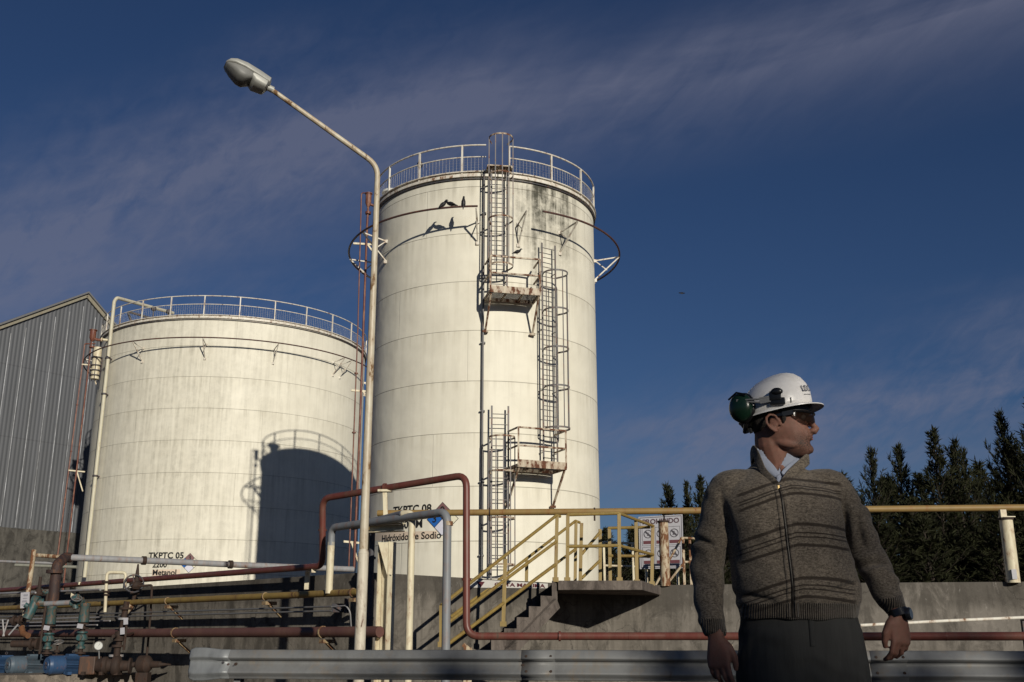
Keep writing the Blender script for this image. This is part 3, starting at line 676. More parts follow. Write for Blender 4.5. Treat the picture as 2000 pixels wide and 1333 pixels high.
# level sign painted on a board
t = thing('level_sign', 'long white painted board on the wall top reading COTA MAXIMA with a dark red arrow', 'sign', onR(925, 1150, .01))
def boardR(pts, off): return [onR(x, y, off) for x, y in pts]
mb = MB(); mb.add(boardR([(912, 1131), (1070, 1140.2), (1070, 1149.5), (912, 1148)], .012)+boardR([(912, 1131), (1070, 1140.2), (1070, 1149.5), (912, 1148)], .003), [(0, 1, 2, 3), (4, 7, 6, 5), (0, 4, 5, 1), (3, 2, 6, 7), (0, 3, 7, 4), (1, 5, 6, 2)]); mb.build('board', plain('sign_board_white', (.56, .54, .50), .6), t, smooth=False)
mb = MB(); mb.add(boardR([(931, 1136), (947, 1137), (939, 1148)], .016), [(0, 1, 2)]); mb.build('arrow', DRED, t, smooth=False)
vs, fs = txt('COTA MAXIMA', .115, .004); xs_ = [v.x for v in vs]; x0, x1 = min(xs_), max(xs_)
mb = MB(); mb.add([onR(966+(v.x-x0)/(x1-x0)*99, 1143.6-(v.y/.115)*9.5+(v.x/(x1-x0))*3.5, .018) for v in vs], fs); mb.build('lettering', DRED, t, smooth=False)

# ---------------------------------------------------------------- stairs with ochre railings
D1 = 16.83; ZL = 1.713             # landing edge and height
SA = P(1087, 1137, D1); SB = P(862, 1183, 14.8)
ed = Vector((SB.x-SA.x, SB.y-SA.y, 0)).normalized(); en = Vector((-ed.y, ed.x, 0))
if en.y < 0: en = -en
def onS(x, y, off=0.0, z=None):     # on the vertical plane through the flight's near side, `off` towards the wall
    o_ = Vector((SA.x, SA.y, 0))+en*off; a, c = ray(x, y); k = (a*o_.y-o_.x)/(ed.x-a*ed.y); D = o_.y+k*ed.y
    return Vector((a*D, D, HC+c*D if z is None else z))
ev = Vector((.03, 1, 0)); ev = ev/ev.dot(en)      # the treads run straight in from the front, at a skew to the flight
def S3(u, off, z): return Vector((SA.x, SA.y, 0))+ed*u+ev*off+Vector((0, 0, z))
t = thing('staircase', 'concrete stairs over the wall with angular ochre yellow steel railings', 'stairs', S3(1.4, .5, 0))
run = .29; rise = ZL/10
SC1 = concrete('stair_concrete', (.12, .10, .088), (.17, .145, .125), 1.3)
prof = [(-.02, ZL), (.12, ZL)]
for k in range(1, 10): prof += [(.12+run*(k-1), ZL-.07-(rise-.008)*k), (.12+run*k, ZL-.07-(rise-.008)*k)]
prof += [(.12+run*9, 0), (run*9-.5, 0), (-.02, ZL-.34)]
n = len(prof); m_ = MB()
m_.add([S3(u, 0, z) for u, z in prof]+[S3(u, 1.05, z) for u, z in prof], [tuple(range(n)), tuple(range(2*n-1, n-1, -1))]+[(i, (i+1) % n, (i+1) % n+n, i+n) for i in range(n)])
fl = m_.build('flight', SC1, t, smooth=False, bev=.006)
m_ = MB(); m_.bar(S3(.0, -.03, ZL-.34), S3(run*9-.4, -.03, .0), .06, .16, Vector((0, 0, 1))); m_.build('stringer', SC1, fl, smooth=False)
q = [Vector((SA.x+.02, D1-.05, 0)), Vector((P(1243, 1137, D1).x+.08, D1-.05, 0)), Vector((PZ(1290, 1143, ZW).x, PZ(1290, 1143, ZW).y-.03, 0)), PZ(1250, 1143.5, ZW)+Vector((0, -.04, 0)), PZ(1095, 1139.2, ZW)+Vector((0, -.04, 0)), S3(.0, 1.05, 0)]
vs = [Vector((p.x, p.y, ZL+.004)) for p in q]+[Vector((p.x, p.y, ZL-.14)) for p in q]; n = len(q); m_ = MB()
m_.add(vs, [tuple(range(n)), tuple(range(2*n-1, n-1, -1))]+[(i, (i+1) % n, (i+1) % n+n, i+n) for i in range(n)]); m_.build('landing', SC1, t, smooth=False, bev=.012)
def rail(name, lines, posts, mat, parent, r=.026, pw=.055, base=True):
    m_ = MB()
    for ln in lines: m_.tube(ln, r, 8, fillet=.03)
    ro = m_.build(name, mat, parent)
    for a, b in posts:
        p = MB(); p.bar(a, b, pw, .04, Vector((0, 1, 0)))
        if base: p.box(Vector(b)+Vector((0, 0, .02)), (pw*1.7, .08, .07))
        p.build('post', mat, ro, smooth=False)
    return ro
def Zp(x, y, D, z): v = P(x, y, D); v.z = z; return v
rail('hand_rail', [[onS(862, 1183), onS(1087, 1007), onS(1094, 1009)], [onS(862, 1226), onS(1087, 1058)], [onS(870, 1262), onS(1087, 1102)]],
     [(onS(862, 1183), onS(862, 1262)), (onS(987, 1092), onS(983, 1222)), (onS(1088, 1007), onS(1085, 1137, 0, ZL))], YEL, t)
W_ = .95
rail('hand_rail', [[onS(880, 1206, W_), onS(1124, 1018, W_), onS(1132, 1021, W_)], [onS(900, 1240, W_), onS(1124, 1073, W_)]],
     [(onS(1029, 1094, W_), onS(1027, 1188, W_)), (onS(1125, 1018, W_), onS(1123, 1136, W_, ZL)), (P(1136, 1022, 17.8), Zp(1133, 1137, 17.8, ZL)), (P(1172, 1034, 18.1), Zp(1172, 1137, 18.1, ZL))], YEL, t)
rail('landing_rail', [[P(1108, 1006, D1), P(1209, 1003, D1), P(1276, 1028, 18.1)], [P(1108, 1068, D1), P(1209, 1066, D1), P(1276, 1084, 18.1)], [P(1188, 1032, 18.2), P(1270, 1030, 18.1)], [P(1188, 1086, 18.2), P(1272, 1087, 18.1)],
      [P(1136, 1083, 17.8), P(1172, 1040, 18.1)], [P(1136, 1130, 17.8), P(1172, 1095, 18.1)]],
     [(P(1109, 1006, D1), Zp(1108, 1137, D1, ZL)), (P(1209, 1003, D1), Zp(1210, 1138, D1, ZL)), (P(1242, 1016, 17.5), Zp(1244, 1140, 17.5, ZL)), (P(1275, 1028, 18.1), Zp(1273, 1142, 18.1, ZL)), (P(1190, 1031, 18.2), Zp(1192, 1140, 18.2, ZL))], YEL, t)
# inner stairs rails beyond the wall
t = thing('inner_railing', 'thin rusty white tube railings standing behind the wall beside the prohibition sign', 'railing', (P(1290, 1143, 20).x, 20, 0))
Di = 20.2
rail('hand_rail', [[P(1278, 1148, Di), P(1331, 1051, Di), P(1395, 1054, Di)], [P(1296, 1150, Di), P(1337, 1098, Di), P(1395, 1100, Di)]],
     [(P(1334, 1052, Di), Zp(1336, 1148, Di, .9)), (P(1347, 1055, Di), Zp(1350, 1148, Di, .9)), (P(1392, 1055, Di), Zp(1393, 1148, Di, .9))], CREAMR, t, r=.022, pw=.045)
rail('hand_rail', [[P(1178, 1059, Di), P(1242, 1062, Di)], [P(1180, 1105, Di), P(1242, 1107, Di)]], [(P(1179, 1058, Di), Zp(1182, 1148, Di, .9)), (P(1235, 1062, Di), Zp(1239, 1148, Di, .9))], CREAM, t, r=.02, pw=.04)

# ---------------------------------------------------------------- prohibition sign
Ds = 21.5
t = thing('prohibition_sign', 'white panel of six round prohibition symbols headed PROHIBIDO behind the rusty stub post', 'sign', (P(1292, 1110, Ds).x, Ds, 0))
A0, A1, A2, A3 = P(1247, 1010, Ds), P(1333, 1005, Ds-.15), P(1336, 1110, Ds-.15), P(1250, 1112, Ds)
def sg(u, v, off=0): # u right 0..1, v down 0..1
    p = (A0*(1-u)+A1*u)*(1-v)+(A3*(1-u)+A2*u)*v; return p+Vector((0, -off, 0))
mb = MB(); mb.add([sg(0, 0), sg(1, 0), sg(1, 1), sg(0, 1), sg(0, 0, -.03), sg(1, 0, -.03), sg(1, 1, -.03), sg(0, 1, -.03)], [(0, 1, 2, 3), (4, 7, 6, 5), (0, 4, 5, 1), (1, 5, 6, 2), (2, 6, 7, 3), (3, 7, 4, 0)]); pn = mb.build('panel', SIGNW, t, smooth=False)
DG = plain('sign_print_dark', (.045, .04, .05), .6)
def frame(u0, v0, u1, v1, wd, off, nm, mat, par):
    m_ = MB(); wu = wd; wv = wd*.83
    for (a, b, c, d) in ((u0, v0, u1, v0+wv), (u0, v1-wv, u1, v1), (u0, v0+wv, u0+wu, v1-wv), (u1-wu, v0+wv, u1, v1-wv)):
        m_.add([sg(a, b, off), sg(c, b, off), sg(c, d, off), sg(a, d, off)], [(0, 1, 2, 3)])
    return m_.build(nm, mat, par, smooth=False)
frame(.025, .02, .975, .98, .012, .004, 'border', DG, pn)
vs, fs = txt('PROHIBIDO', 1, .03); xs_ = [v.x for v in vs]; x0, x1 = min(xs_), max(xs_); ys_ = [v.y for v in vs]; y0, y1 = min(ys_), max(ys_)
mb = MB(); mb.add([sg(.09+(v.x-x0)/(x1-x0)*.83, .155-(v.y-y0)/(y1-y0)*.10, .005) for v in vs], fs); mb.build('heading', plain('heading_print', (.07, .035, .045), .6), pn, smooth=False)
for r_ in range(2):
    for c_ in range(3):
        u0 = .07+c_*.297; v0 = .215+r_*.375; frame(u0, v0, u0+.27, v0+.35, .007, .004, 'symbol_frame', DG, pn)
        cu, cv = u0+.135, v0+.125; rr = .098; m_ = MB(); vv = []
        for k in range(28):
            a = 2*math.pi*k/28
            for q in (rr, rr*.84): vv.append(sg(cu+q*math.cos(a), cv+q*math.sin(a)*.83, .006))
        m_.add(vv, [(2*k, 2*((k+1) % 28), 2*((k+1) % 28)+1, 2*k+1) for k in range(28)])
        e = rr*.62; w2 = .012; m_.add([sg(cu-e-w2, cv-e*.83+w2, .0065), sg(cu-e+w2, cv-e*.83-w2, .0065), sg(cu+e+w2, cv+e*.83-w2, .0065), sg(cu+e-w2, cv+e*.83+w2, .0065)], [(0, 1, 2, 3)])
        m_.build('prohibition_ring', DG, pn, smooth=False)
        m_ = MB(); kk = r_*3+c_   # a small dark figure in the ring: flame, spray, match ...
        shp = [[(-.3, .5), (.3, .5), (.1, -.1), (.35, -.5), (-.1, -.2)], [(-.15, .6), (.15, .6), (.25, -.4), (0, -.7), (-.25, -.4)], [(-.45, .5), (.45, .5), (.35, .2), (.15, .1), (.2, -.3), (0, -.7), (-.25, -.2), (-.15, .1), (-.4, .2)],
               [(-.1, .7), (.1, .7), (.12, 0), (.3, -.5), (-.3, -.5), (-.12, 0)], [(-.4, .3), (-.1, -.4), (.4, -.5), (.3, .1), (.1, .5)], [(-.4, .6), (.4, .4), (.35, -.5), (0, -.2), (-.3, -.6)]][kk]
        m_.add([sg(cu+a*rr*.8, cv+b*rr*.66, .0055) for a, b in shp], [tuple(range(len(shp)))]); m_.build('symbol', DG, pn, smooth=False)
        m_ = MB(); 
        for (a, b, c2_, d2_) in ((.025, .255, .245, .315),): m_.add([sg(u0+a, v0+b, .005), sg(u0+c2_, v0+b, .005), sg(u0+c2_, v0+d2_, .005), sg(u0+a, v0+d2_, .005)], [(0, 1, 2, 3)])
        m_.build('caption_bar', DRED, pn, smooth=False)
mb = MB()
for u in (.15, .85): q = sg(u, .5, -.06); mb.bar(Vector((q.x, q.y, .3)), q+Vector((0, 0, .5)), .05, .05)
mb.build('post', CREAM, t, smooth=False)

# ---------------------------------------------------------------- ochre overhead pipe and its stub posts
Dy = 18.4
yl = [P(738, 1003, 19.6), P(1130, 1000, 18.9), P(1300, 998.5, 18.8), P(1700, 995, 18.4), P(2000, 992, 18.0), P(2400, 986, 17.5)]
t = thing('overhead_pipe', 'long ochre yellow pipe running straight across above the right hand wall', 'pipe', yl[2])
mb = MB(); mb.tube(yl, .058, 14); mb.build('pipe', YELP, t)
for x in (956, 1161):
    k = P(x, 1000, 18.9); mb = MB(); mb.lathe([(.055, -.012), (.075, -.012), (.075, .012), (.055, .012)], k, 14, axis=(1, 0, 0)); mb.bar(k+Vector((0, 0, -.07)), k+Vector((0, 0, -.16)), .03, .03); mb.build('clamp', RUST, t)
def stub(xt, yt, xb, yb, D, r, label, rusty, arm):
    b_ = P(xb, yb, D); top = P(xt, yt, D); t = thing('stub_post', label, 'post', (b_.x, D, ZW-.02))
    m_ = MB(); m_.lathe([(.01, ZW-.02), (r, ZW-.02), (r, top.z), (.01, top.z)], (b_.x, D, 0), 24); m_.build('column', CREAMR if rusty else CREAM, t)
    m_ = MB(); m_.lathe([(.01, top.z+.03), (r*1.18, top.z+.03), (r*1.18, top.z), (.01, top.z)], (b_.x, D, 0), 24); m_.build('cap_plate', RUST, t)
    m_ = MB()
    if rusty: m_.tube([Vector((b_.x+.02, D, top.z)), Vector((b_.x+.02, D, top.z+.12)), Vector((b_.x-.03, D, top.z+.17))], .014, 6, .03); m_.box((b_.x-.05, D, top.z+.17), (.12, .05, .02))
    else: m_.bar(Vector((b_.x-.04, D, top.z)), Vector((b_.x-.04, D, top.z+.17)), .10, .08); m_.box((b_.x+.02, D, top.z+.05), (.24, .12, .015))
    m_.build('pipe_seat', RUST if rusty else CREAM, t, smooth=False); return t
stub(1296, 1021, 1300, 1143, 18.95, .088, 'short thick cream post streaked with brown rust, in front of the prohibition sign', True, 0)
t = stub(1963, 1016, 1980, 1138, 17.75, .105, 'thick clean cream post with a paper sticker, holding the ochre pipe at the right', False, 0)
q = P(1981, 1122, 17.75-.11); mb = MB(); mb.box(q, (.08, .012, .16)); mb.build('sticker', SIGNW, t, smooth=False)
mb = MB(); mb.tube([P(1680, 1222, 14.5), P(1850, 1213, 14.6), P(2010, 1206, 14.7), P(2300, 1198, 14.8)], .022, 10)
solo(mb, 'thin_pipe', WHITE, 'thin white pipe with rust spots running along the wall right of the man', 'pipe', base=P(1680, 1222, 14.5))
t = thing('pipe_bracket', 'dark steel bracket holding the thin white pipe at the right edge', 'bracket', (P(1998, 1210, 14.8).x, 14.8, 0))
mb = MB(); q = P(2000, 1210, 14.8); mb.bar((q.x, q.y, 0), (q.x, q.y, q.z), .08, .06); mb.bar((q.x, q.y, q.z-.1), (q.x+.4, q.y+.5, q.z-.5), .05, .05); mb.build('strut', DARK, t, smooth=False)

# ---------------------------------------------------------------- maroon fire pipe that loops over the stairs' foot
MP = [onL(-260, 1170, .25), onL(0, 1147, .25), onL(630, 1106, .3), P(630, 974, 15.2), P(911, 928, 13.7), P(911, 1243, 13.6), P(1300, 1243, 13.3), P(1700, 1243.5, 12.6), P(2000, 1243, 12.1), P(2400, 1242, 11.6)]
MP[0].z = MP[1].z = MP[2].z
t = thing('fire_pipe', 'maroon pipe stepping up and down in a tall loop then running right behind the man', 'pipe', MP[5])
mb = MB(); mb.tube(MP[1:3]+MP[3:], .047, 16, fillet=.17); mb.build('pipe', MAR, t)
for p, ax in ((P(630, 1036, 15.3), (0, 0, 1)), (P(911, 1132, 13.65), (0, 0, 1)), (P(752, 953, 14.5), (1, -.5, 0)), (P(1093, 1243, 13.45), (1, 0, 0))):
    mb = MB(); mb.lathe([(.045, -.014), (.062, -.014), (.062, .014), (.045, .014)], p, 18, axis=ax); mb.build('joint_collar', MAR, t)
for k in range(9):
    q = MP[6].lerp(MP[9], k/8.0) if k < 9 else None
    if k in (2, 5, 7): mb = MB(); mb.lathe([(.0465, -.006), (.0495, -.003), (.0495, .003), (.0465, .006)], (MP[6].lerp(MP[7], .4) if k == 2 else MP[7].lerp(MP[8], .5) if k == 5 else MP[5].lerp(MP[6], .82)), 18, axis=(1, -.1, 0)); mb.build('weld_bead', MAR, t)
m2 = MB(); q = P(752, 962, 14.5); m2.bar(q, P(754, 1024, 14.5), .06, .05); m2.box(q+Vector((0, 0, .02)), (.19, .12, .03)); m2.build('prop', CREAM, t, smooth=False)
for (x, y) in ((601, 1118), (145, 1142)):
    q = onL(x, y, .12); mb = MB(); mb.bar(q, q+Vector((0, 0, -.25)), .07, .05); mb.bar(q+Vector((0, 0, .02)), onL(x+12, y, .30)+Vector((0, 0, .02)), .07, .05); mb.build('wall_bracket', CREAM, t, smooth=False)
q = P(914, 1262, 13.6); mb = MB(); mb.bar(q+Vector((0, 0, -.02)), Vector((q.x, q.y, 0)), .10, .08); mb.bar(q+Vector((-.06, 0, .02)), Vector((q.x+.28, q.y, .5)), .06, .05); mb.build('foot_bracket', CREAMR, t, smooth=False)
q = P(1418, 1262, 13.2); mb = MB(); mb.bar(q, Vector((q.x, q.y, 0)), .07, .06); mb.box(q, (.14, .1, .03)); mb.build('foot_bracket', CREAMR, t, smooth=False)

# ---------------------------------------------------------------- grey and cream elbow pipes on the H-beam support
def zrun(x, y, z): return PZ(x, y, z)
D_ = 13.2
e1 = P(874, 1000, 13.0); z1 = e1.z
t = thing('elbow_pipe', 'grey pipe bending down into a straight grey leg, right of the cream leg', 'pipe', (e1.x, 13.0, 0))
a_ = PZ(648, 1031, z1); mb = MB()
mb.tube([Vector((a_.x, a_.y, z1-.25)), a_, e1, Vector((e1.x+.01, 13.0, .02))], .052, 16, fillet=.16); mb.build('pipe', GREYP, t)
mb = MB(); mb.lathe([(.052, 0), (.056, 0), (.056, .05), (.052, .05)], P(876, 1027, 13.0), 18); mb.build('weld_band', CREAMR, t)
mb = MB(); b_ = Vector((a_.x, a_.y, 0)); mb.tube([Vector((a_.x, a_.y, z1-.2)), Vector((a_.x, a_.y, ZW-.3))], .052, 14); mb.build('painted_leg', CREAM, t)
e2 = P(805, 1003, 13.6)
t = thing('elbow_pipe', 'grey pipe bending down into a straight cream leg, right of the H-beam', 'pipe', (e2.x, 13.6, 0))
mb = MB(); k0 = PZ(690, 1029, e2.z); mb.tube([k0, e2+Vector((-.12, .07, 0))], .05, 14); mb.build('pipe', GREYP, t)
mb = MB(); mb.tube([e2+Vector((-.13, .075, 0)), e2, Vector((e2.x, 13.6, .02))], .046, 16, fillet=.15); mb.build('leg', CREAM, t)
bq = P(757, 1046, 14.2); t = thing('beam_support', 'cream H-beam column with a short cross arm under the grey pipes', 'support', (bq.x, 14.2, 0))
def hbeam(a, b, w_, parent, name, mat, rot=0.0):
    m_ = MB(); a = Vector(a); b = Vector(b); d = (b-a).normalized(); up = Vector((0, 1, 0)) if abs(d.z) > .9 else Vector((0, 0, 1))
    up = Matrix.Rotation(rot, 3, d) @ up; x = d.cross(up).normalized()
    for s in (-1, 1): m_.bar(a+up*s*w_/2, b+up*s*w_/2, w_, .012, up)
    m_.bar(a, b, .010, w_-.03, up); return m_.build(name, mat, parent, smooth=False)
hbeam((bq.x, 14.2, 0), (bq.x, 14.2, bq.z-.09), .165, t, 'column', CREAM, R(60))
hbeam(P(722, 1033, 14.35), P(788, 1030, 14.0), .10, t, 'cross_arm', CREAM)
mb = MB(); q = Vector((bq.x, 14.12, bq.z-.1)); mb.add([q+Vector((-.11, -.02, 0)), q+Vector((.09, -.02, 0)), q+Vector((.09, -.02, -.42)), q+Vector((.02, -.02, -.42)), q+Vector((-.11, -.03, 0)), q+Vector((.09, -.03, 0)), q+Vector((.09, -.03, -.42)), q+Vector((.02, -.03, -.42))], [(0, 3, 2, 1), (4, 5, 6, 7), (0, 1, 5, 4), (1, 2, 6, 5), (2, 3, 7, 6), (3, 0, 4, 7)]); mb.build('gusset', CREAM, t, smooth=False)
# dark and yellow pipes dropping beside the lamp post
for (x, D, mt, lb, y0) in ((728, 14.7, DARK, 'dark upright pipe squeezed between lamp post and H-beam', 1022), (719, 15.0, YELP2, 'dirty yellow upright pipe just behind the lamp post', 1030)):
    mb = MB(); q = P(x, y0, D); mb.tube([q+Vector((.35, .15, 0)), q, Vector((q.x, D, 0))], .04, 12, fillet=.12)
    for z in (.6, 1.1, 1.9): mb.lathe([(.03, 0), (.06, 0), (.06, .03), (.03, .03)], (q.x, D, z), 12)
    solo(mb, 'upright_pipe', mt, lb, 'pipe', base=(q.x, D, 0))

# ---------------------------------------------------------------- pipes along the left wall
BRK = paint('bracket_dirty_paint', (.30, .23, .13), .6, rust=.8, rcol=(.07, .035, .02), dirt=.6, scale=9)
def wallpipe(name, label, pts, r, mat, clamps=(), cat='pipe', zfix=True, col=RUST, fil=.1, seg=14):
    z = pts[-1].z
    if zfix:
        for p in pts: p.z = z
    t = thing(name, label, cat, pts[-1]); mb = MB(); mb.tube(pts, r, seg, fillet=fil); mb.build('pipe', mat, t)
    for c in clamps:
        k = min(range(len(pts)-1), key=lambda i: abs((pts[i].x+pts[i+1].x)/2-c)); p = pts[k].lerp(pts[k+1], (c-pts[k].x)/(pts[k+1].x-pts[k].x))
        d = (pts[k+1]-pts[k]).normalized(); nr = Vector((d.y, -d.x, 0)).normalized()
        if nr.y > 0: nr = -nr
        mb = MB(); mb.lathe([(r, -.012), (r+.012, -.012), (r+.012, .012), (r, .012)], p, 14, axis=d)
        mb.box(p+Vector((0, 0, -r-.05))-nr*.08, (.10, .20, .05), Matrix.Rotation(math.atan2(d.y, d.x), 3, 'Z')); mb.bar(p+Vector((0, 0, -r-.06))-nr*.06, p+Vector((0, 0, -r-.24))-nr*.30, .035, .035)
        mb.build('wall_bracket', BRK, t, smooth=False)
    return t
wallpipe('yellow_pipe', 'dirty yellow pipe along the dark wall, rusty brown towards its left end', [onL(-200, 1190, .45), onL(400, 1171, .45), onL(700, 1157, .45)], .048, YELP2, clamps=(onL(330, 1170, .4).x, onL(520, 1165, .4).x, onL(690, 1160, .4).x))
wallpipe('large_brown_pipe', 'thickest brown pipe low along the wall, turning dull red towards the right', [onL(-200, 1238, .55), onL(300, 1238, .55), onL(742, 1234.5, .55)], .072, paint('brown_red_pipe', (.115, .052, .042), .55, dirt=.6, scale=1.5, rust=.3, rcol=(.07, .04, .03)), clamps=(onL(345, 1235, .5).x, onL(632, 1235, .5).x))
for i, (y0, y1, x0_) in enumerate(((1187.5, 1185, -200), (1196, 1193.5, -200))):
    wallpipe('cable_conduit', ('upper' if i == 0 else 'lower')+' thin grey conduit on the wall beneath the yellow pipe', [onL(x0_, y0, .38), onL(400, y0, .38), onL(648, y1, .38)], .0135, LGALV, clamps=())
for i, (y, xe) in enumerate(((1206, 200), (1213, 215), (1221, 190))):
    wallpipe('cable_conduit', ('highest', 'middle', 'lowest')[i]+' of three grey conduits ending behind the pump valves', [onL(-200, y+1, .42), onL(xe, y, .42)], .014, GREYW)
mb = MB(); q = [onL(648, 1186, .38), onL(676, 1183, .4), onL(684, 1195, .38), onL(686, 1226, .3)]; mb.tube(q, .010, 8, fillet=.1); solo(mb, 'cable_hose', GREYW, 'pale bent hose hanging from the end of the thin conduits', 'hose', base=q[-1])
mb = MB(); q = onL(660, 1188, .3); mb.box(q, (.16, .1, .12)); mb.box(q+Vector((.12, 0, .03)), (.05, .16, .2)); solo(mb, 'junction_box', DARK, 'small dark junction box where the thin conduits end', 'box', base=q, bev=.01)
# grey pipe crossing behind the wall
zb_ = 2.32; gp = [PZ(128, 1089, zb_), PZ(300, 1096, zb_), PZ(470, 1104, zb_), PZ(690, 1112.5, zb_)]
t = thing('grey_pipe', 'long pale grey pipe sloping in front of the wide tank lettering', 'pipe', gp[0])
mb = MB(); mb.tube(gp, .062, 14); mb.build('pipe', GREYW, t)
for x, y in ((281, 1095.3), (450, 1103)): mb = MB(); mb.lathe([(.06, -.04), (.085, -.04), (.085, .04), (.06, .04)], PZ(x, y, zb_), 14, axis=gp[1]-gp[0]); mb.build('coupling', RUST, t)
mb = MB(); q0 = gp[0]; mb.tube([PZ(72, 1085, zb_+.05), q0], .04, 10); mb.build('white_branch', CREAMR, t)
mb = MB(); mb.tube([q0+Vector((.05, .1, 0)), q0, P(112, 1103, q0.y-.4), P(107, 1140, q0.y-.5), P(104, 1175, q0.y-.5)], .095, 14, fillet=.12); mb.lathe([(.02, .03), (.15, .03), (.15, -.03), (.02, -.03)], P(107, 1117, q0.y-.48), 16); mb.build('drop_leg', paint('dark_rust_leg', (.036, .021, .019), .7, rust=.4, rcol=(.07, .03, .015), dirt=.4), t)
# grey handrail-like pipes at the far left
wallpipe('slim_white_pipe', 'slim white pipe just above the yellow pipe, ending at the teal valve', [onL(-200, 1164, .5), onL(40, 1158.5, .5), onL(196, 1152, .5)], .02, GREYW, zfix=False)
wallpipe('slim_white_pipe', 'slim white pipe highest at the left edge, in front of the shed base', [P(-120, 1092, 21), P(60, 1099, 20.5), P(105, 1100.5, 20.5)], .024, GREYW, zfix=False)
wallpipe('slim_white_pipe', 'weathered pale bar below the highest white pipe at the left edge', [P(30, 1104, 21.4), P(150, 1108, 21.2)], .03, paint('pale_rail', (.24, .24, .20), .6, dirt=.5), zfix=False)

# ---------------------------------------------------------------- street lamp
LD = 12.5; lb = P(702, 1333, LD); lx = P(705, 1200, LD).x
t = thing('street_lamp', 'rust streaked cream street lamp with a long bent arm and grey lamp head', 'street lamp', (lx, LD, 0))
zt = P(737, 372, LD).z; p_top = Vector((lx, LD, zt)); armend = P(524, 171, LD-.5)
bend = P(735, 335, LD)
mb = MB(); zj = P(709, 1082, LD).z
mb.tube([Vector((lx, LD, 0)), Vector((lx, LD, zj))], .064, 20); mb.lathe([(.053, .05), (.066, 0), (.053, -.001)], (lx, LD, zj), 20)
mb.build('pole_base', paint('lamp_pole_base_paint', (.55, .50, .40), .5, rust=.45, rcol=(.06, .03, .02), dirt=.3, scale=7), t)
mb = MB(); mb.tube([Vector((lx, LD, zj-.05)), p_top, Vector((lx, LD, bend.z+.08)), armend], .05, 20, fillet=.95, ends=(.053, .030)); mb.build('pole', LAMPM, t)
ad = (armend-Vector((lx, LD, bend.z))).normalized()
tip = P(437, 124, LD-.75); hd = (tip-armend); HL = hd.length*.97; hd.normalize()
up = (Vector((0, 0, 1))-hd*hd.z).normalized(); up = (up*.96+Vector((.0, .28, 0))).normalized(); up = (up-hd*up.dot(hd)).normalized(); sd = hd.cross(up).normalized()
def head(prof_top, prof_bot, mat, name, par, seg=16):
    """cross-sections along the head: (t along, half width, height above, height below)"""
    vs = []; fs = []
    for (u, w_, ht, hb) in prof_top:
        c = armend+hd*(u*HL)
        for k in range(seg):
            a = 2*math.pi*k/seg; x = math.cos(a); y = math.sin(a); x = math.copysign(abs(x)**.45, x); y = math.copysign(abs(y)**.6, y)
            vs.append(c+sd*(x*w_)+up*(y*(ht if y > 0 else hb)))
    n = len(prof_top)
    for i in range(n-1):
        for k in range(seg): fs.append((i*seg+k, i*seg+(k+1) % seg, (i+1)*seg+(k+1) % seg, (i+1)*seg+k))
    fs += [tuple(range(seg))[::-1], tuple(range((n-1)*seg, n*seg))]
    m_ = MB(); m_.add(vs, fs); return m_.build(name, mat, par, ang=50)
hs = head([(-.02, .03, .04, .03), (0, .07, .08, .02), (.03, .12, .095, .02), (.3, .145, .10, .02), (.6, .16, .10, .02), (.82, .15, .08, .02), (.94, .115, .055, .02), (1.0, .06, .025, .015)], None, LAMPH, 'lamp_head', t)
head([(.02, .08, .0, .06), (.06, .115, .0, .10), (.30, .13, .0, .12), (.40, .13, 0, .06)], None, LAMPH, 'gear_cover', hs)
head([(.36, .12, .0, .06), (.52, .135, .0, .155), (.64, .135, .0, .15), (.82, .12, .0, .09), (.95, .085, .0, .04), (.985, .05, 0, .02)], None, LENS, 'lamp_lens', hs)
mb = MB(); mb.tube([armend+hd*.05+up*(-.01), armend-hd*.07-up*.0], .042, 12); mb.build('clamp_collar', LAMPH, t)

# ---------------------------------------------------------------- guardrail
t = thing('guardrail', 'long grey galvanised guardrail with a flared fish-tail end, across the foreground', 'guardrail', (0, 10.9, 0))
gL = P(436, 1270, 11.6); gR = P(2500, 1285, 10.1); ZT = .742; GH = .295
gL.z = gR.z = 0; gd = (gR-gL).normalized(); gn = Vector((gd.y, -gd.x, 0)); gn = gn if gn.y < 0 else -gn
pf = [(0, .028), (.006, .036), (.02, .046), (.07, .082), (.082, .084), (.092, .078), (.108, .022), (.118, .012), (.135, .010), (.15, .018), (.215, .078), (.228, .084), (.240, .080), (.262, .042), (.285, .028), (.295, .026)]
def beam(stations, name, mat, par):
    vs = []; fs = []; n = len(pf)
    for (p, hsc, dsc) in stations:
        for (d_, o_) in pf: zc = ZT-GH/2; vs.append(Vector((p.x, p.y, zc+(GH/2-d_)*hsc+.004*noise.noise(Vector((p.x*.9, 1, 0)))))+gn*(o_*dsc+.006*noise.noise(Vector((p.x*2.1, d_*9, 2)))))
    for i in range(len(stations)-1):
        for k in range(n-1): fs.append((i*n+k, i*n+k+1, (i+1)*n+k+1, (i+1)*n+k))
    m_ = MB(); m_.add(vs, fs); o = m_.build(name, mat, par, ang=60)
    md = o.modifiers.new('t', 'SOLIDIFY'); md.thickness = .004; return o
LT = (gR-gL).length
beam([(gL+gd*(i*LT/140), 1, 1) for i in range(141)], 'beam', GALV, t)
e0 = gL+gn*.006
beam([(e0+gd*.10, 1.0, 1.02), (e0+gd*.0, 1.01, 1.0), (e0-gd*.10, 1.08, .7), (e0-gd*.19, 1.14, .55), (e0-gd*.30, 1.14, .6), (e0-gd*.345, 1.02, .5), (e0-gd*.36, .9, .3)], 'flared_end', paint('galvanised_bright', (.22, .23, .235), .5, metal=.3, dirt=.5, scale=6), t)
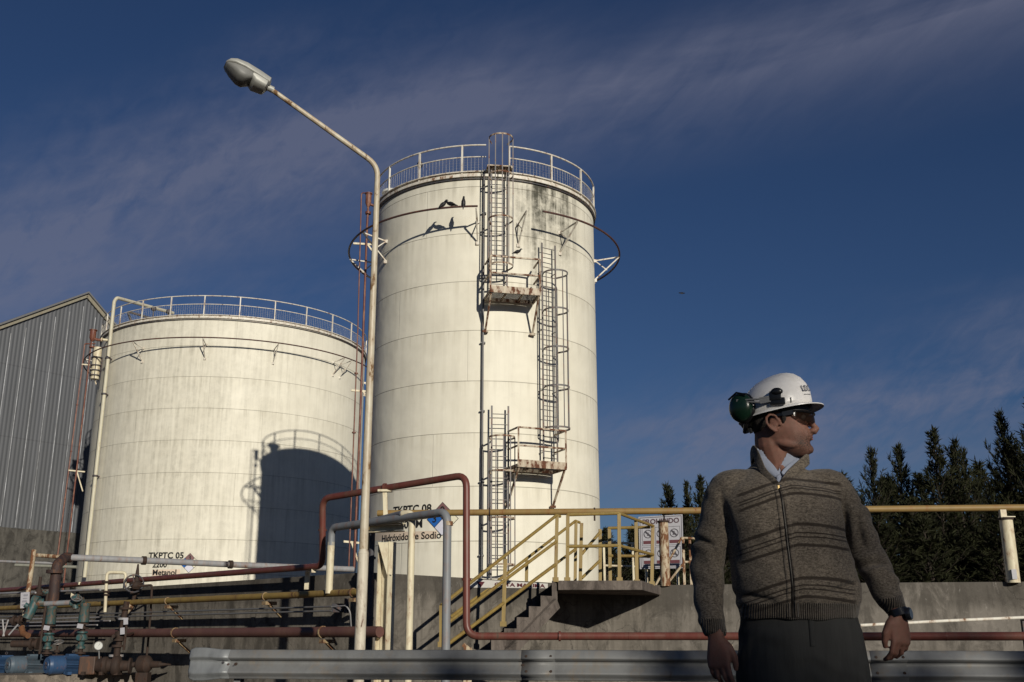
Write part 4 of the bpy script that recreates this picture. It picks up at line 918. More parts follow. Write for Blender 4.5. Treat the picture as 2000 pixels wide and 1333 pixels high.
for u in (3.2, 6.6): beam([(gL+gd*(u+.0)+gn*.005, 1, 1), (gL+gd*(u+.34)+gn*.005, 1, 1)], 'lap_joint', GALV, t)
for u in (3.25, 3.5, 6.65, 6.9):
    for zz_ in (.06, .205): q = gL+gd*u; mb = MB(); mb.lathe([(.001, .016), (.013, .014), (.015, 0)], Vector((q.x, q.y, ZT-zz_))+gn*.072, 8, axis=gn); mb.build('bolt', RUST, t)
for k in range(6):
    q = gL+gd*(.16+k*3.05)-gn*.0; mb = MB()
    for (dx, w_) in ((0, .012),): mb.bar(Vector((q.x, q.y, 0))-gn*.09, Vector((q.x, q.y, ZT-.02))-gn*.09, .01, .11, gn); mb.bar(Vector((q.x, q.y, 0))-gn*.04+gd*.0, Vector((q.x, q.y, ZT-.02))-gn*.04, .07, .008, gn); mb.bar(Vector((q.x, q.y, 0))-gn*.145, Vector((q.x, q.y, ZT-.02))-gn*.145, .07, .008, gn)
    mb.build('post', GALV, t, smooth=False)
    mb = MB(); mb.lathe([(.001, .02), (.016, .018), (.018, .0)], Vector((q.x, q.y, ZT-.148))+gn*.012, 8, axis=gn); mb.build('bolt', RUST, t)
for k in range(3):
    q = gL+gd*(.02+.06*k); mb = MB(); mb.lathe([(.001, .016), (.012, .014), (.014, 0)], Vector((q.x, q.y, ZT-.13-.02*k))+gn*.022, 8, axis=gn); mb.build('bolt', DARK, t)

# ---------------------------------------------------------------- pumps on their plinth
PD = 18.4
pl = [P(-60, 1320, 18.6), P(275, 1313, 18.0)]
t = thing('pump_plinth', 'long low concrete kerb under the pumps at bottom left', 'plinth', (P(100, 1320, 18).x, 18, 0))
mb = MB(); zt_ = PZ(100, 1318, .30); ZP = .27
qa, qb = PZ(-200, 1322, ZP), PZ(278, 1315, ZP); dd = (qb-qa).normalized(); dn = Vector((-dd.y, dd.x, 0)); dn = dn if dn.y > 0 else -dn
mb.add([qa, qb, qb+dn*1.5, qa+dn*1.5]+[Vector((p.x, p.y, 0)) for p in (qa, qb, qb+dn*1.5, qa+dn*1.5)], [(0, 1, 2, 3), (0, 4, 5, 1), (1, 5, 6, 2), (2, 6, 7, 3), (3, 7, 4, 0)]); mb.build('kerb', concrete('kerb_concrete', (.17, .145, .12), (.22, .19, .155), 1.5), t, bev=.03, smooth=False)
def motor(xc, yc, D, mat, label, sc=1.0, coupled=True):
    c = P(xc, yc, D); ax = Vector((.66, .75, 0)); r = .145*sc; L_ = .72*sc
    t = thing('pump_motor', label, 'motor', (c.x, c.y, ZP), 'electric motors on the pump plinth')
    A = c-ax*L_*.5
    m_ = MB(); m_.lathe([(.01, 0), (r*.45, .0), (r*.5, .012), (r*.88, .012), (r*1.0, .05), (r*1.06, .06), (r*1.06, L_*.36), (r*.98, L_*.37)], A, 28, axis=ax); m_.build('fan_cover', mat, t)
    m_ = MB()
    for k in range(6):
        a = k*math.pi/3; m_.lathe([(.006, 0), (.012, 0)], A-ax*.003, 6, axis=ax); pr = Vector((ax.y, -ax.x, 0)); m_.bar(A-ax*.004+(pr*math.cos(a)+Vector((0, 0, 1))*math.sin(a))*r*.12, A-ax*.004+(pr*math.cos(a)+Vector((0, 0, 1))*math.sin(a))*r*.42, .012, .006)
    m_.build('fan_grille', DARK, t, smooth=False)
    m_ = MB(); m_.lathe([(r*.9, L_*.37), (r*.9, L_*.97)], A, 28, axis=ax); m_.lathe([(.01, L_), (r*1.02, L_), (r*1.04, L_*.95), (r*.9, L_*.945)], A, 28, axis=ax); m_.build('body', mat, t)
    m_ = MB(); pr = Vector((ax.y, -ax.x, 0))
    for k in range(40):
        a = 2*math.pi*k/40; dr = pr*math.cos(a)+Vector((0, 0, 1))*math.sin(a)
        if abs(math.sin(a)) > .93: continue
        m_.bar(A+ax*L_*.39+dr*r*.97, A+ax*L_*.94+dr*r*.97, .005, .05, dr)
    m_.build('cooling_fins', mat, t, smooth=False)
    m_ = MB(); q = A+ax*L_*.62+Vector((0, 0, r*1.05)); m_.box(q, (.2*sc, .14*sc, .05), Matrix.Rotation(math.atan2(ax.y, ax.x), 3, 'Z')); m_.build('terminal_box', mat, t, smooth=False, bev=.008)
    m_ = MB(); m_.tube([q+Vector((0, 0, .06))+pr*.0+Vector((.02*math.cos(k), 0, .02*math.sin(k))) for k in [i*.9 for i in range(8)]], .006, 5); m_.build('lifting_eye', DARK, t)
    m_ = MB()
    for u in (.48, .86):
        q = A+ax*L_*u; m_.box((q.x, q.y, (ZP+q.z-r*.8)/2), (.07, .30, q.z-r*.8-ZP+.02), Matrix.Rotation(math.atan2(ax.y, ax.x), 3, 'Z'))
    m_.build('foot', mat, t, smooth=False)
    return t, A, ax, L_, r
_, A, ax, L_, r_ = motor(131, 1299, 18.5, BLUE, 'bright blue finned electric motor, nearest of the row of pumps')
motor(55, 1299, 19.1, BLUE2, 'faded grey-blue electric motor, middle of the row of pumps')
motor(0, 1301, 19.2, BLUE, 'blue electric motor cut by the left edge of the photo')
# pump coupled to the first motor
e = A+ax*L_
t = thing('pump', 'brown rusty pump with coupling guard right of the bright blue motor', 'pump', (e.x+.3, e.y+.1, ZP))
hx = Vector((1, .12, 0)).normalized()
mb = MB(); q = P(176, 1300, 18.5); mb.box(q, (.27, .3, .29)); mb.build('coupling_guard', paint('brown_guard', (.075, .045, .032), .6, rust=.3, dirt=.5), t, smooth=False, bev=.02)
mb = MB(); q = P(205, 1300, 18.4); mb.lathe([(.01, -.14), (.10, -.14), (.12, -.05), (.14, -.03), (.14, .03), (.11, .05), (.10, .14), (.16, .14), (.16, .18), (.01, .18)], q, 22, axis=hx); mb.build('bearing_house', RUST, t)
mb = MB(); q = P(226, 1301, 18.4); mb.lathe([(.01, -.05), (.15, -.05), (.17, -.02), (.17, .04), (.15, .07), (.09, .09), (.08, .22), (.13, .22), (.13, .25), (.01, .25)], q, 24, axis=hx); mb.tube([q+Vector((0, 0, .1)), q+Vector((0, 0, .3))], .055, 12); mb.lathe([(.01, .30), (.10, .30), (.10, .34), (.01, .34)], q, 16); mb.build('volute', RUST, t)
mb = MB()
for dx in (-.5, -.2, .05): q2 = q+Vector((dx, 0, 0)); mb = MB(); mb.box((q2.x, q2.y, (ZP+q2.z-.1)/2), (.06, .22, q2.z-.1-ZP+.02)); mb.build('foot', RUST, t, smooth=False)

# ---------------------------------------------------------------- valves and standpipes of the pump manifold
def flange(m_, p, ax_, r, w_=.02): m_.lathe([(.005, -w_), (r, -w_), (r, w_), (.005, w_)], p, 16, axis=ax_)
def wheel(m_, c, r, ax_, tr=.009):
    q = Vector((0, 0, 1)).rotation_difference(Vector(ax_).normalized())
    m_.tube([c+q @ Vector((r*math.cos(2*math.pi*k/18), r*math.sin(2*math.pi*k/18), 0)) for k in range(18)], tr, 6, closed=True)
    for k in range(3): m_.tube([c+q @ Vector((r*math.cos(k*2.094), r*math.sin(k*2.094), 0)), c], tr*.8, 5)
def standpipe(x, ytop, ybot, D, col, label, tagc=None, lean=0):
    """pump discharge: upper sleeve, tag, check valve, flanges down to the pump"""
    b_ = P(x, ybot, D); tp = P(x, ytop, D); t = thing('valve_stack', label, 'valve', (tp.x, D, b_.z)); X = tp.x; H = tp.z-b_.z
    def q(k): return Vector((X, D, b_.z+H*k))
    m_ = MB(); m_.tube([q(0), q(1)], .042, 12); m_.build('riser_pipe', RUST, t)
    m_ = MB(); m_.lathe([(.05, H*.62), (.085, H*.63), (.09, H*.68), (.078, H*.93), (.088, H*.95), (.088, H*.99), (.04, H)], q(0), 16); m_.build('upper_valve', col, t)
    m_ = MB(); m_.lathe([(.05, H*.12), (.075, H*.13), (.075, H*.17), (.05, H*.19), (.055, H*.26), (.095, H*.29), (.1, H*.34), (.085, H*.39), (.055, H*.41), (.09, H*.425), (.09, H*.455), (.05, H*.46)], q(0), 18); m_.build('check_valve', col, t)
    m_ = MB(); m_.tube([q(.34), q(.34)+Vector((.0, -.12, .0))], .05, 10); m_.build('valve_bonnet', col, t)
    for k in (.52, .60, .05): m_ = MB(); flange(m_, q(k), (0, 0, 1), .09, .014); m_.build('flange', RUST, t)
    m_ = MB(); m_.box(q(.555)+Vector((-.01, -.10, 0)), (.10, .008, .075), Matrix.Rotation(.15, 3, 'Y')); m_.build('number_tag', SIGNW, t, smooth=False)
    return t
def sp2(x, D): return x
standpipe(102, 1184, 1281, 18.7, TEAL, 'teal valve stack rising between the middle and the bright blue motor')
standpipe(167, 1178, 1281, 18.6, TEAL, 'teal valve stack above the brown coupling guard, left of the pressure gauge')
# pressure gauge
t = thing('pressure_gauge', 'round white-faced pressure gauge in front of the wall above the rusty pump', 'gauge', P(193, 1264, 18.5)); c = P(192.5, 1261.5, 18.4)
mb = MB(); mb.lathe([(.01, -.03), (.068, -.03), (.072, .0), (.072, .012), (.063, .012), (.063, .002)], c, 24, axis=(.25, -1, 0)); mb.tube([c+Vector((0, .03, -.05)), c+Vector((.02, .05, -.25))], .012, 8); mb.build('case', LGALV, t)
mb = MB(); ax_ = Vector((.25, -1, 0)).normalized(); mb.lathe([(.001, .004), (.063, .004)], c, 24, axis=ax_); mb.build('dial', GLASSW, t)
mb = MB(); mb.bar(c+ax_*.008, c+ax_*.008+Vector((.02, .005, .04)), .005, .003); mb.build('needle', BLACK, t, smooth=False)
# globe valve with hand wheel behind it
t = thing('hand_valve', 'small valve with a pale round handwheel right of the first teal stack', 'valve', P(112, 1262, 18.9)); c = P(113, 1256, 18.9)
mb = MB(); mb.tube([c, c+Vector((0, 0, -.22))], .018, 8); flange(mb, c+Vector((0, 0, -.14)), (0, 0, 1), .05); mb.tube([c+Vector((-.1, 0, -.22)), c+Vector((.12, 0, -.22))], .03, 10); mb.build('body', RUST, t)
mb = MB(); wheel(mb, c+Vector((0, 0, .01)), .085, (0, -.45, 1), .011); mb.build('handwheel', LGALV, t)
# rusty main suction assembly under the gate valve
t = thing('valve_stack', 'rusty stack of flanges, valves and tags rising from the brown pump', 'valve', P(233, 1290, 18.5)); X = P(234, 1200, 18.5).x; zz = lambda y: P(234, y, 18.5).z
mb = MB(); mb.tube([Vector((X, 18.5, zz(1290))), Vector((X+.06, 18.5, zz(1232))), Vector((X+.10, 18.5, zz(1175)))], .05, 14); mb.build('riser_pipe', RUST, t)
for y, r1, mt in ((1281, .12, GREYW), (1250, .10, RUST), (1236, .09, RUST), (1209, .09, GREYW), (1189, .10, RUST)):
    mb = MB(); flange(mb, Vector((X+.1*(1290-y)/115, 18.5, zz(y))), (0, 0, 1), r1, .018); mb.build('flange', mt, t)
mb = MB(); mb.lathe([(.05, -.09), (.085, -.06), (.095, 0), (.085, .06), (.05, .09)], (X+.04, 18.5, zz(1243)), 16); mb.tube([Vector((X, 18.4, zz(1243))), Vector((X+.0, 18.3, zz(1243)))], .03, 8); mb.build('valve_body', RUST, t)
mb = MB(); mb.tube([Vector((X+.05, 18.45, zz(1240))), Vector((X+.24, 18.4, zz(1238))), Vector((X+.32, 18.36, zz(1236)))], .014, 8, .03); mb.tube([Vector((X+.16, 18.4, zz(1270))), Vector((X+.17, 18.4, zz(1225))), Vector((X+.14, 18.4, zz(1215)))], .022, 8); mb.build('drain_cock', RUST, t)
for dx, y in ((.13, 1233), (.17, 1214)): mb = MB(); mb.box((X+dx, 18.34, zz(y)), (.075, .006, .11), Matrix.Rotation(-.1, 3, 'Y')); mb.build('number_tag', SIGNW, t, smooth=False)
# upper gate valve with rusty wheel, and long rod with handle
t = thing('gate_valve', 'dark rusty gate valve with handwheel on the wall top beside the white loop', 'valve', P(263, 1165, 18.9)); c = P(266, 1143, 18.9)
mb = MB(); mb.lathe([(.01, -.12), (.04, -.12), (.05, -.05), (.11, -.03), (.12, .03), (.05, .07), (.04, .12), (.02, .30), (.015, .36)], c, 16); mb.tube([c+Vector((0, 0, -.10)), c+Vector((-.03, 0, -.30))], .035, 10); flange(mb, c+Vector((-.01, 0, -.14)), (0, 0, 1), .08); mb.ell(c+Vector((.02, -.06, -.02)), (.08, .1, .09)); mb.build('body', RUST, t)
mb = MB(); wheel(mb, c+Vector((.0, -.12, .02)), .16, (.35, -.9, .35), .014); mb.build('handwheel', DARK, t)
mb = MB(); mb.tube([c+Vector((-.06, 0, -.33)), c+Vector((-.15, 0, -.45))], .075, 14); mb.build('yellow_flange', CREAMR, t)
t = thing('operating_rod', 'thin dark rod bent at the top, standing on a round rusty strainer', 'rod', P(286, 1308, 18.6))
mb = MB(); mb.tube([P(262, 1146, 18.6), P(297, 1143, 18.6), P(294, 1200, 18.6), P(285, 1300, 18.6)], .019, 8, .04); mb.build('rod', RUST, t)
mb = MB(); c = P(282, 1298, 18.5); mb.lathe([(.01, -.12), (.10, -.12), (.145, -.08), (.145, .06), (.11, .10), (.06, .13), (.05, .30), (.03, .32), (.01, .5)], c, 20, axis=(1, -.25, .0)); mb.tube([c+Vector((-.1, 0, 0)), P(243, 1300, 18.5)], .045, 12); mb.box((c.x, c.y, (c.z-.13)/2), (.2, .2, c.z-.13)); mb.build('strainer', RUST, t)
# pale yellow / white pipe loop over the yellow pipe
t = thing('pipe_loop', 'upside-down U of yellowed and white thin pipe standing over the wall top', 'pipe', P(210, 1160, 18.9)); mb = MB()
mb.tube([P(205, 1196, 18.9), P(209, 1118, 18.9), P(246, 1119, 18.9), P(243, 1150, 18.9)], .028, 12, .07); mb.build('pipe', CREAM, t)
for y, k in ((1137, .075), (1156, .06), (1162, .05)): mb = MB(); flange(mb, P(208, y, 18.9), (0, 0, 1), k, .015); mb.build('flange', RUST, t)
# leaning cream standpipe with sign, far left
t = thing('standpipe', 'leaning rust-specked white pipe with a small printed plate at far left', 'pipe', P(45, 1240, 19.2)); mb = MB()
mb.tube([P(66.5, 1074, 19.2), P(56, 1150, 19.2), P(46, 1218, 19.2), P(41, 1232, 19.1)], .043, 12); mb.build('pipe', CREAMR, t)
mb = MB(); mb.tube([P(42, 1226, 19.1), P(45, 1238, 19), P(55, 1242, 18.9)], .05, 12, .04); mb.build('rusty_elbow', paint('orange_rust', (.13, .06, .028), .8, rust=.5, dirt=.3), t)
mb = MB(); q = P(49, 1172.5, 19.05); mb.box(q, (.155, .012, .27), Matrix.Rotation(-.09, 3, 'Y')); pt = mb.build('printed_plate', SIGNW, t, smooth=False)
mb = MB()
for i, (z, h_) in enumerate(((.085, .05), (.03, .02), (-.02, .05), (-.08, .045))): mb.box(q+Vector((.008*(1-i)*.5, -.009, z)), (.075, .004, h_*.6), Matrix.Rotation(-.09, 3, 'Y'))
mb.build('print', plain('faded_print', (.22, .22, .25), .6), pt, smooth=False)
# teal angle valves on the upper pipes
def tealbody(name, label, x, y, D, parts, whl=None):
    c = P(x, y, D); t = thing(name, label, 'valve', c); m_ = MB()
    for a, b, r in parts: m_.tube([c+Vector(a), c+Vector(b)], r, 14)
    m_.build('body', TEAL, t)
    if whl: m_ = MB(); wheel(m_, c+Vector(whl[0]), whl[1], whl[2], .011); m_.build('handwheel', whl[3], t)
    return t
tealbody('angle_valve', 'large teal angle valve leaning down from the grey stub, left of the stacks', 68, 1186, 18.9, [((.13, .05, .08), (-.03, 0, .06), .07), ((-.0, 0, .09), (-.09, -.05, -.20), .085), ((-.06, 0, -.02), (-.16, -.05, .04), .045), ((.06, 0, .10), (-.05, 0, .12), .085)])
tealbody('angle_valve', 'small teal valve on the slim white pipe near the left', 82, 1157, 19.2, [((-.06, 0, .03), (.04, 0, -.01), .05), ((.04, 0, 0), (.12, 0, -.02), .03), ((.0, 0, 0), (-.02, -.1, -.02), .045)])
tealbody('gate_valve', 'teal-grey valve with pale handwheel spokes on the short grey pipe', 152, 1176, 18.9, [((-.12, 0, -.03), (.10, 0, .03), .055), ((.0, 0, .0), (.0, -.1, .08), .07), ((-.05, 0, -.03), (-.02, 0, -.12), .05)], ((.02, -.12, .06), .085, (.3, -.5, .8), LGALV))
mb = MB(); mb.tube([P(84, 1180, 18.95), P(146, 1177, 18.95)], .045, 12); solo(mb, 'short_pipe', GREYP, 'short grey pipe between the two teal valves', 'pipe', base=P(84, 1180, 18.95))
c = P(75, 1163, 19.1); t = thing('ball_valve', 'small dark brown valve with bright nuts under the slim white pipe', 'valve', c); mb = MB(); mb.lathe([(.02, -.16), (.05, -.15), (.055, -.08), (.03, -.06), (.05, 0), (.06, .08), (.03, .12), (.025, .32)], c, 14); mb.tube([c+Vector((-.07, -.02, .02)), c+Vector((.08, -.02, .02))], .035, 10); mb.build('body', RUST, t)
for z in (.04, -.10): mb = MB(); mb.ell(c+Vector((-.03, -.06, z)), (.02, .02, .02)); mb.build('nut', GREYW, t)
c = P(28, 1213, 19.0); t = thing('lever_valve', 'rusty valve with two crossed pale rods at the far left', 'valve', c); mb = MB(); mb.tube([c+Vector((-.12, 0, .0)), c+Vector((.16, 0, .02))], .045, 12); flange(mb, c+Vector((.0, 0, 0)), (1, 0, 0), .09); flange(mb, c+Vector((.10, 0, .01)), (1, 0, 0), .08); mb.build('body', RUST, t)
for a, b in (((-.16, -.1, .02), (-.10, -.1, -.26)), ((-.06, -.1, .02), (-.12, -.1, -.26)), ((.12, -.1, -.06), (-.02, -.1, -.24))): mb = MB(); mb.tube([c+Vector(a), c+Vector(b)], .014, 6); mb.build('rod', GREYW, t)
mb = MB(); mb.tube([P(93, 1160, 19.0), P(84, 1220, 18.9), P(77, 1278, 18.8)], .022, 8); solo(mb, 'thin_riser', RUST, 'thin dark rusty upright pipe crossing the conduits left of the first teal stack', 'pipe', base=P(77, 1278, 18.8))
mb = MB()
for (x0_, x1_, y) in ((95, 128, 1196), (128, 150, 1199), (8, 60, 1186)): mb.tube([P(x0_, y, 19.2), P(x1_, y-1, 19.2)], .012, 6)
c = P(62, 1258, 19.0); t = thing('pipe_clutter', 'rusty flanged pipe stub low behind the faded blue motor', 'pipe', c); mb = MB(); mb.tube([c+Vector((-.35, 0, 0)), c+Vector((.10, 0, 0))], .06, 12); flange(mb, c, (1, 0, 0), .10); flange(mb, c+Vector((.10, 0, 0)), (1, 0, 0), .10); mb.build('pipe', RUST, t)

# ---------------------------------------------------------------- birds
def bird(x, y, D, face, tall, label, scale=1.0):
    c = P(x, y, D); t = thing('pigeon', label, 'bird', c, 'birds perched on the tall tank'); m_ = MB(); s = .125*scale
    f = Vector((math.cos(face), math.sin(face), 0)); U = Vector((0, 0, 1)); ti = tall
    body = (f*(1-ti)+U*ti).normalized(); b0 = c+U*s*.75
    pts = [b0-body*s*1.7, b0-body*s*1.2, b0-body*s*.7, b0-body*s*.2, b0+body*s*.4, b0+body*s*.8, b0+body*s*1.05+U*s*.25, b0+body*s*1.15+f*s*.1+U*s*.45, b0+body*s*1.15+f*s*.3+U*s*.5, b0+body*s*1.15+f*s*.6+U*s*.42]
    m_.tube(pts, 1, 10, radii=[.02*s*4, .16*s, .34*s, .5*s, .5*s, .36*s, .24*s, .22*s, .15*s, .02*s]); m_.build('body', BIRDM, t)
    m_ = MB()
    for k in (-.15, .15): q = b0+Vector((-f.y, f.x, 0))*s*k; m_.tube([q-U*s*.3, c+Vector((-f.y, f.x, 0))*s*k], .012, 5)
    m_.build('legs', DARK, t)
    for sd_ in (-1, 1):
        m_ = MB(); sv = Vector((-f.y, f.x, 0))*sd_; m_.ell(b0-body*s*.35+sv*s*.42, (s*.14, s*.14, s*.85), Vector((0, 0, 1)).rotation_difference(body).to_matrix()); m_.build('wing', BIRDM, t)
Dr = T1['y']-T1['r']-OFF+.03
for x, y, f_, tl, lb in ((864, 407, .2, .5, 'black bird leaning forward on the ring pipe, leftmost of three'), (881, 405, math.pi-.2, .25, 'black bird bent low on the ring pipe, middle of three'), (905, 403, 1.2, .92, 'black bird standing bolt upright on the ring pipe nearest its end')):
    th_ = onfront(x, y, T1, OFF)[0]; bird(x, y-.5, cyl(T1, th_, 0, OFF).y, f_, tl, lb)
bird(1010, 497, T1['y']-T1['r']-.85, .2, .3, 'black bird sitting on the top rail of the upper platform', .8)
c = P(1332, 573, 60); t = thing('flying_bird', 'tiny dark bird flying alone in the blue sky right of the tank', 'bird', c)
mb = MB(); mb.tube([c+Vector((-.2, 0, .02)), c, c+Vector((.18, 0, .0))], 1, 8, radii=[.02, .06, .02]); mb.build('body', BIRDM, t)
for s_ in (-1, 1): mb = MB(); mb.add([c+Vector((.05, 0, .02)), c+Vector((-.08, 0, .02)), c+Vector((-.12+s_*.02, s_*.3, .12*s_)), c+Vector((0, s_*.28, .13*s_)), c+Vector((.05, 0, .04)), c+Vector((-.08, 0, .04)), c+Vector((-.12+s_*.02, s_*.3, .13*s_)), c+Vector((0, s_*.28, .14*s_))], [(0, 1, 2, 3), (7, 6, 5, 4), (0, 3, 7, 4), (1, 0, 4, 5), (2, 1, 5, 6), (3, 2, 6, 7)]); mb.build('wing', BIRDM, t)

# ---------------------------------------------------------------- trees
def leafmat():
    m, t, b = mk('needle_foliage'); g = G(t); o = g.n('ShaderNodeTexCoord').outputs['Object']
    inf = g.n('ShaderNodeObjectInfo').outputs['Random']
    c = g.mix(g.ramp(g.noise(o, .9, 4, .6), .35, .65), c4((.010, .014, .007)), c4((.030, .035, .013)))
    c = g.mix(g.m('MULTIPLY', g.noise(o, 9, 3), .5), c, c4((.05, .045, .028)))
    t.links.new(c, b.inputs['Base Color']); b.inputs['Roughness'].default_value = .85; b.inputs['Specular IOR Level'].default_value = .1; return m
LEAF = leafmat(); BARK = paint('pine_bark', (.045, .036, .03), .9, dirt=.5, bump=.6, spec=.1)
def make_tree(seed, H, spread, dens, sparse_top=False):
    rnd = random.Random(seed); tr = MB(); cr = MB()
    lean = Vector((rnd.uniform(-.03, .03), rnd.uniform(-.03, .03), 1)).normalized()
    pts = [Vector((0, 0, 0))+lean*H*k/8+Vector((rnd.uniform(-.06, .06), rnd.uniform(-.06, .06), 0))*(k > 0) for k in range(9)]
    tr.tube(pts, 1, 8, radii=[.16*(1-k/8.3) for k in range(9)])
    def at(z):
        k = min(7.999, z/H*8); i = int(k); return pts[i].lerp(pts[i+1], k-i)
    nb = int(dens*H*1.3)
    def spray(p, d, L_, w_):
        # a drooping-tipped spray: two crossed narrow leaf-like faces
        for r_ in range(2):
            ax = Vector((rnd.gauss(0, 1), rnd.gauss(0, 1), rnd.gauss(0, 1))); sd_ = d.cross(ax)
            if sd_.length < .01: continue
            sd_.normalize(); e = p+d*L_; mid = p+d*L_*.45
            cr.add([p, mid+sd_*w_, e, mid-sd_*w_], [(0, 1, 2, 3)])
    for b in range(nb):
        u = (b+rnd.random())/nb; z = H*(.10+.88*u**.9); a = rnd.uniform(0, 2*math.pi)
        Lb = spread*(1-u)**.95*rnd.uniform(.4, 1.4)+.20; el = R(28+38*u+rnd.uniform(-10, 10))
        if rnd.random() < .06: Lb *= 1.45
        d = Vector((math.cos(a)*math.cos(el), math.sin(a)*math.cos(el), math.sin(el))); p0 = at(z)
        bp = [p0, p0+d*Lb*.5, p0+d*Lb*.85+Vector((0, 0, Lb*.10)), p0+d*Lb+Vector((0, 0, Lb*.22))]
        tr.tube(bp, 1, 4, radii=[.030*(1-u)+.012, .016, .008, .004], cap=False)
        ns = int(9+Lb*22)
        for k in range(ns):
            q = rnd.random()**.75; i = min(2, int(q*3)); p = bp[i].lerp(bp[i+1], q*3-i)
            dd_ = (d*.7+Vector((rnd.gauss(0, .5), rnd.gauss(0, .5), rnd.gauss(.35, .4)))).normalized()
            spray(p, dd_, rnd.uniform(.16, .46)*(1.15-.40*u), rnd.uniform(.013, .030))
    for k in range(26):
        p = at(H*rnd.uniform(.9, 1)); spray(p, Vector((rnd.gauss(0, .35), rnd.gauss(0, .35), 1)).normalized(), rnd.uniform(.2, .5), .02)
    return tr, cr
variants = []
for i, (H, spd, dn) in enumerate(((8.6, 1.9, 13), (9.5, 1.6, 12), (9.0, 2.3, 11), (10.5, 2.2, 12), (8.0, 1.5, 14))):
    tr, cr = make_tree(100+i, H, spd, dn); variants.append((tr, cr, H))
protos = {}
def place_tree(x, ytop, D, vi, label, rot, sxy=1.0):
    tp = P(x, ytop, D); tr, cr, H = variants[vi]
    if vi not in protos:
        t = thing('pine_tree', label, 'tree', (0, 0, 0), 'conifers behind the wall'); a = tr.build('trunk', BARK, t); b = cr.build('crown', LEAF, t, smooth=False); protos[vi] = (t, a, b)
    else:
        t0, a0, b0 = protos[vi]; t = t0.copy(); C.objects.link(t); t['label'] = label
        for ch in (a0, b0): c2 = ch.copy(); C.objects.link(c2); c2.parent = t
    t.location = (tp.x, D, 0); s = tp.z/H; t.scale = (s*sxy, s*sxy, s); t.rotation_euler.z = rot
spots = [(1296, 952, 58, 4, 'small conifer peeking over the prohibition sign left of the man', .9), (1336, 945, 57, 1, 'pointed conifer just above the ochre pipe close to the man, second from left', .8), (1363, 934, 55, 0, 'dark conifer partly behind the man, beside his raised shoulder on the left', .8),
         (1702, 880, 48, 2, 'feathery conifer nearest the right side of the man, with twin tips', .75), (1757, 876, 49, 0, 'compact pointed conifer, second to the right of the man', .8), (1818, 842, 47, 1, 'tallest spire-like conifer in the middle of the right hand row', 1.0),
         (1860, 868, 50, 4, 'narrow conifer between the spire-like one and the big open one', .8), (1884, 880, 52, 2, 'loose conifer leaning behind the narrow one', .7), (1950, 808, 45, 3, 'big open-branched conifer left of the concrete post', .85), (2003, 786, 44, 2, 'tallest conifer, cut off by the right edge of the photo', .8)]
for i, (x, y, D, v, lb, sx) in enumerate(spots): place_tree(x, y, D, v, lb, i*1.7, sx*1.12)
bk = [(1190, 1006), (1232, 1000), (1262, 985), (1400, 940), (1440, 930), (1480, 930), (1530, 925), (1580, 915), (1630, 900), (1668, 915), (1730, 905), (1790, 900), (1840, 905), (1905, 880), (1980, 850), (2040, 800), (2090, 810), (2150, 790)]
for i, (x, y) in enumerate(bk): place_tree(x, y+30, 62+(i % 3)*3, i % 5, 'dark conifer of the dense back row behind the wall and the other trees', i*2.3, 1.7)
for i, x in enumerate(range(1190, 2150, 52)): place_tree(x+(i % 3)*9, 1050-(i % 4)*14-(x-1200)*.05, 42+(i % 2)*3, (i*2) % 5, 'low dark young conifer filling the gap just behind the wall', i*1.3, 2.0)

# unseen conifers added behind the camera to throw shade on the man's lower half
bdir = Vector((math.sin(R(SUN_AZ)), -math.cos(R(SUN_AZ)), 0)); bper = Vector((math.cos(R(SUN_AZ)), math.sin(R(SUN_AZ)), 0))
for i in range(17):
    q = Vector((.96, 3.7, 0))+bdir*(35.5+(i % 3)*.9)+bper*(-8+i*.95); t0, a0, b0 = protos[(i*3) % 5]; t = t0.copy(); C.objects.link(t); t['label'] = 'dense tall conifer of the unseen row added behind the camera to shade the man'
    t['group'] = 'unseen conifers added behind the camera for shade'; t.location = q; hh_ = SHADE_H+((i*37) % 11-5)*.05; t.scale = (1.5, 1.5, hh_/variants[(i*3) % 5][2]); t.rotation_euler.z = i*1.1
    for ch in (a0, b0): c2 = ch.copy(); C.objects.link(c2); c2.parent = t

# ---------------------------------------------------------------- the man
MD = 3.7
man = thing('person', 'man in white hard hat, dark glasses and striped brown cardigan looking to his left', 'person', (.96, MD, 0))
def skinmat():
    m, t, b = mk('skin'); g = G(t); o = g.n('ShaderNodeTexCoord').outputs['Object']; s = g.n('ShaderNodeSeparateXYZ', {0: o}); z = s.outputs[2]
    n1 = g.noise(o, 26, 5, .6); n2 = g.noise(o, 260, 3, .6)
    c = g.mix(g.ramp(n1, .3, .7), c4((.155, .078, .055)), c4((.215, .115, .084)))
    n4 = g.noise(o, 75, 5, .65); c = g.mix(g.m('MULTIPLY', g.ramp(n4, .40, .70), .45), c, c4((.26, .095, .07))); c = g.mix(g.m('MULTIPLY', g.ramp(g.noise(o, 150, 4, .7), .52, .7), .4), c, c4((.09, .045, .032)))
    beard = g.m('MULTIPLY', g.m('MULTIPLY', g.m('SUBTRACT', 1, g.m('DIVIDE', g.m('ABSOLUTE', g.m('SUBTRACT', z, 1.522)), .058), clamp=True), g.m('DIVIDE', g.m('SUBTRACT', s.outputs[0], -.0), .05, clamp=True)), g.ramp(n2, .3, .7))
    c = g.mix(g.m('MULTIPLY', beard, 1.5, clamp=True), c, c4((.052, .034, .026)))
    t.links.new(c, b.inputs['Base Color']); b.inputs['Roughness'].default_value = .62; b.inputs['Specular IOR Level'].default_value = .25
    b.inputs['Subsurface Weight'].default_value = .06; b.inputs['Subsurface Radius'].default_value = (.012, .005, .003)
    t.links.new(g.bump(n2, .12, .001), b.inputs['Normal']); return m
SKIN = skinmat()
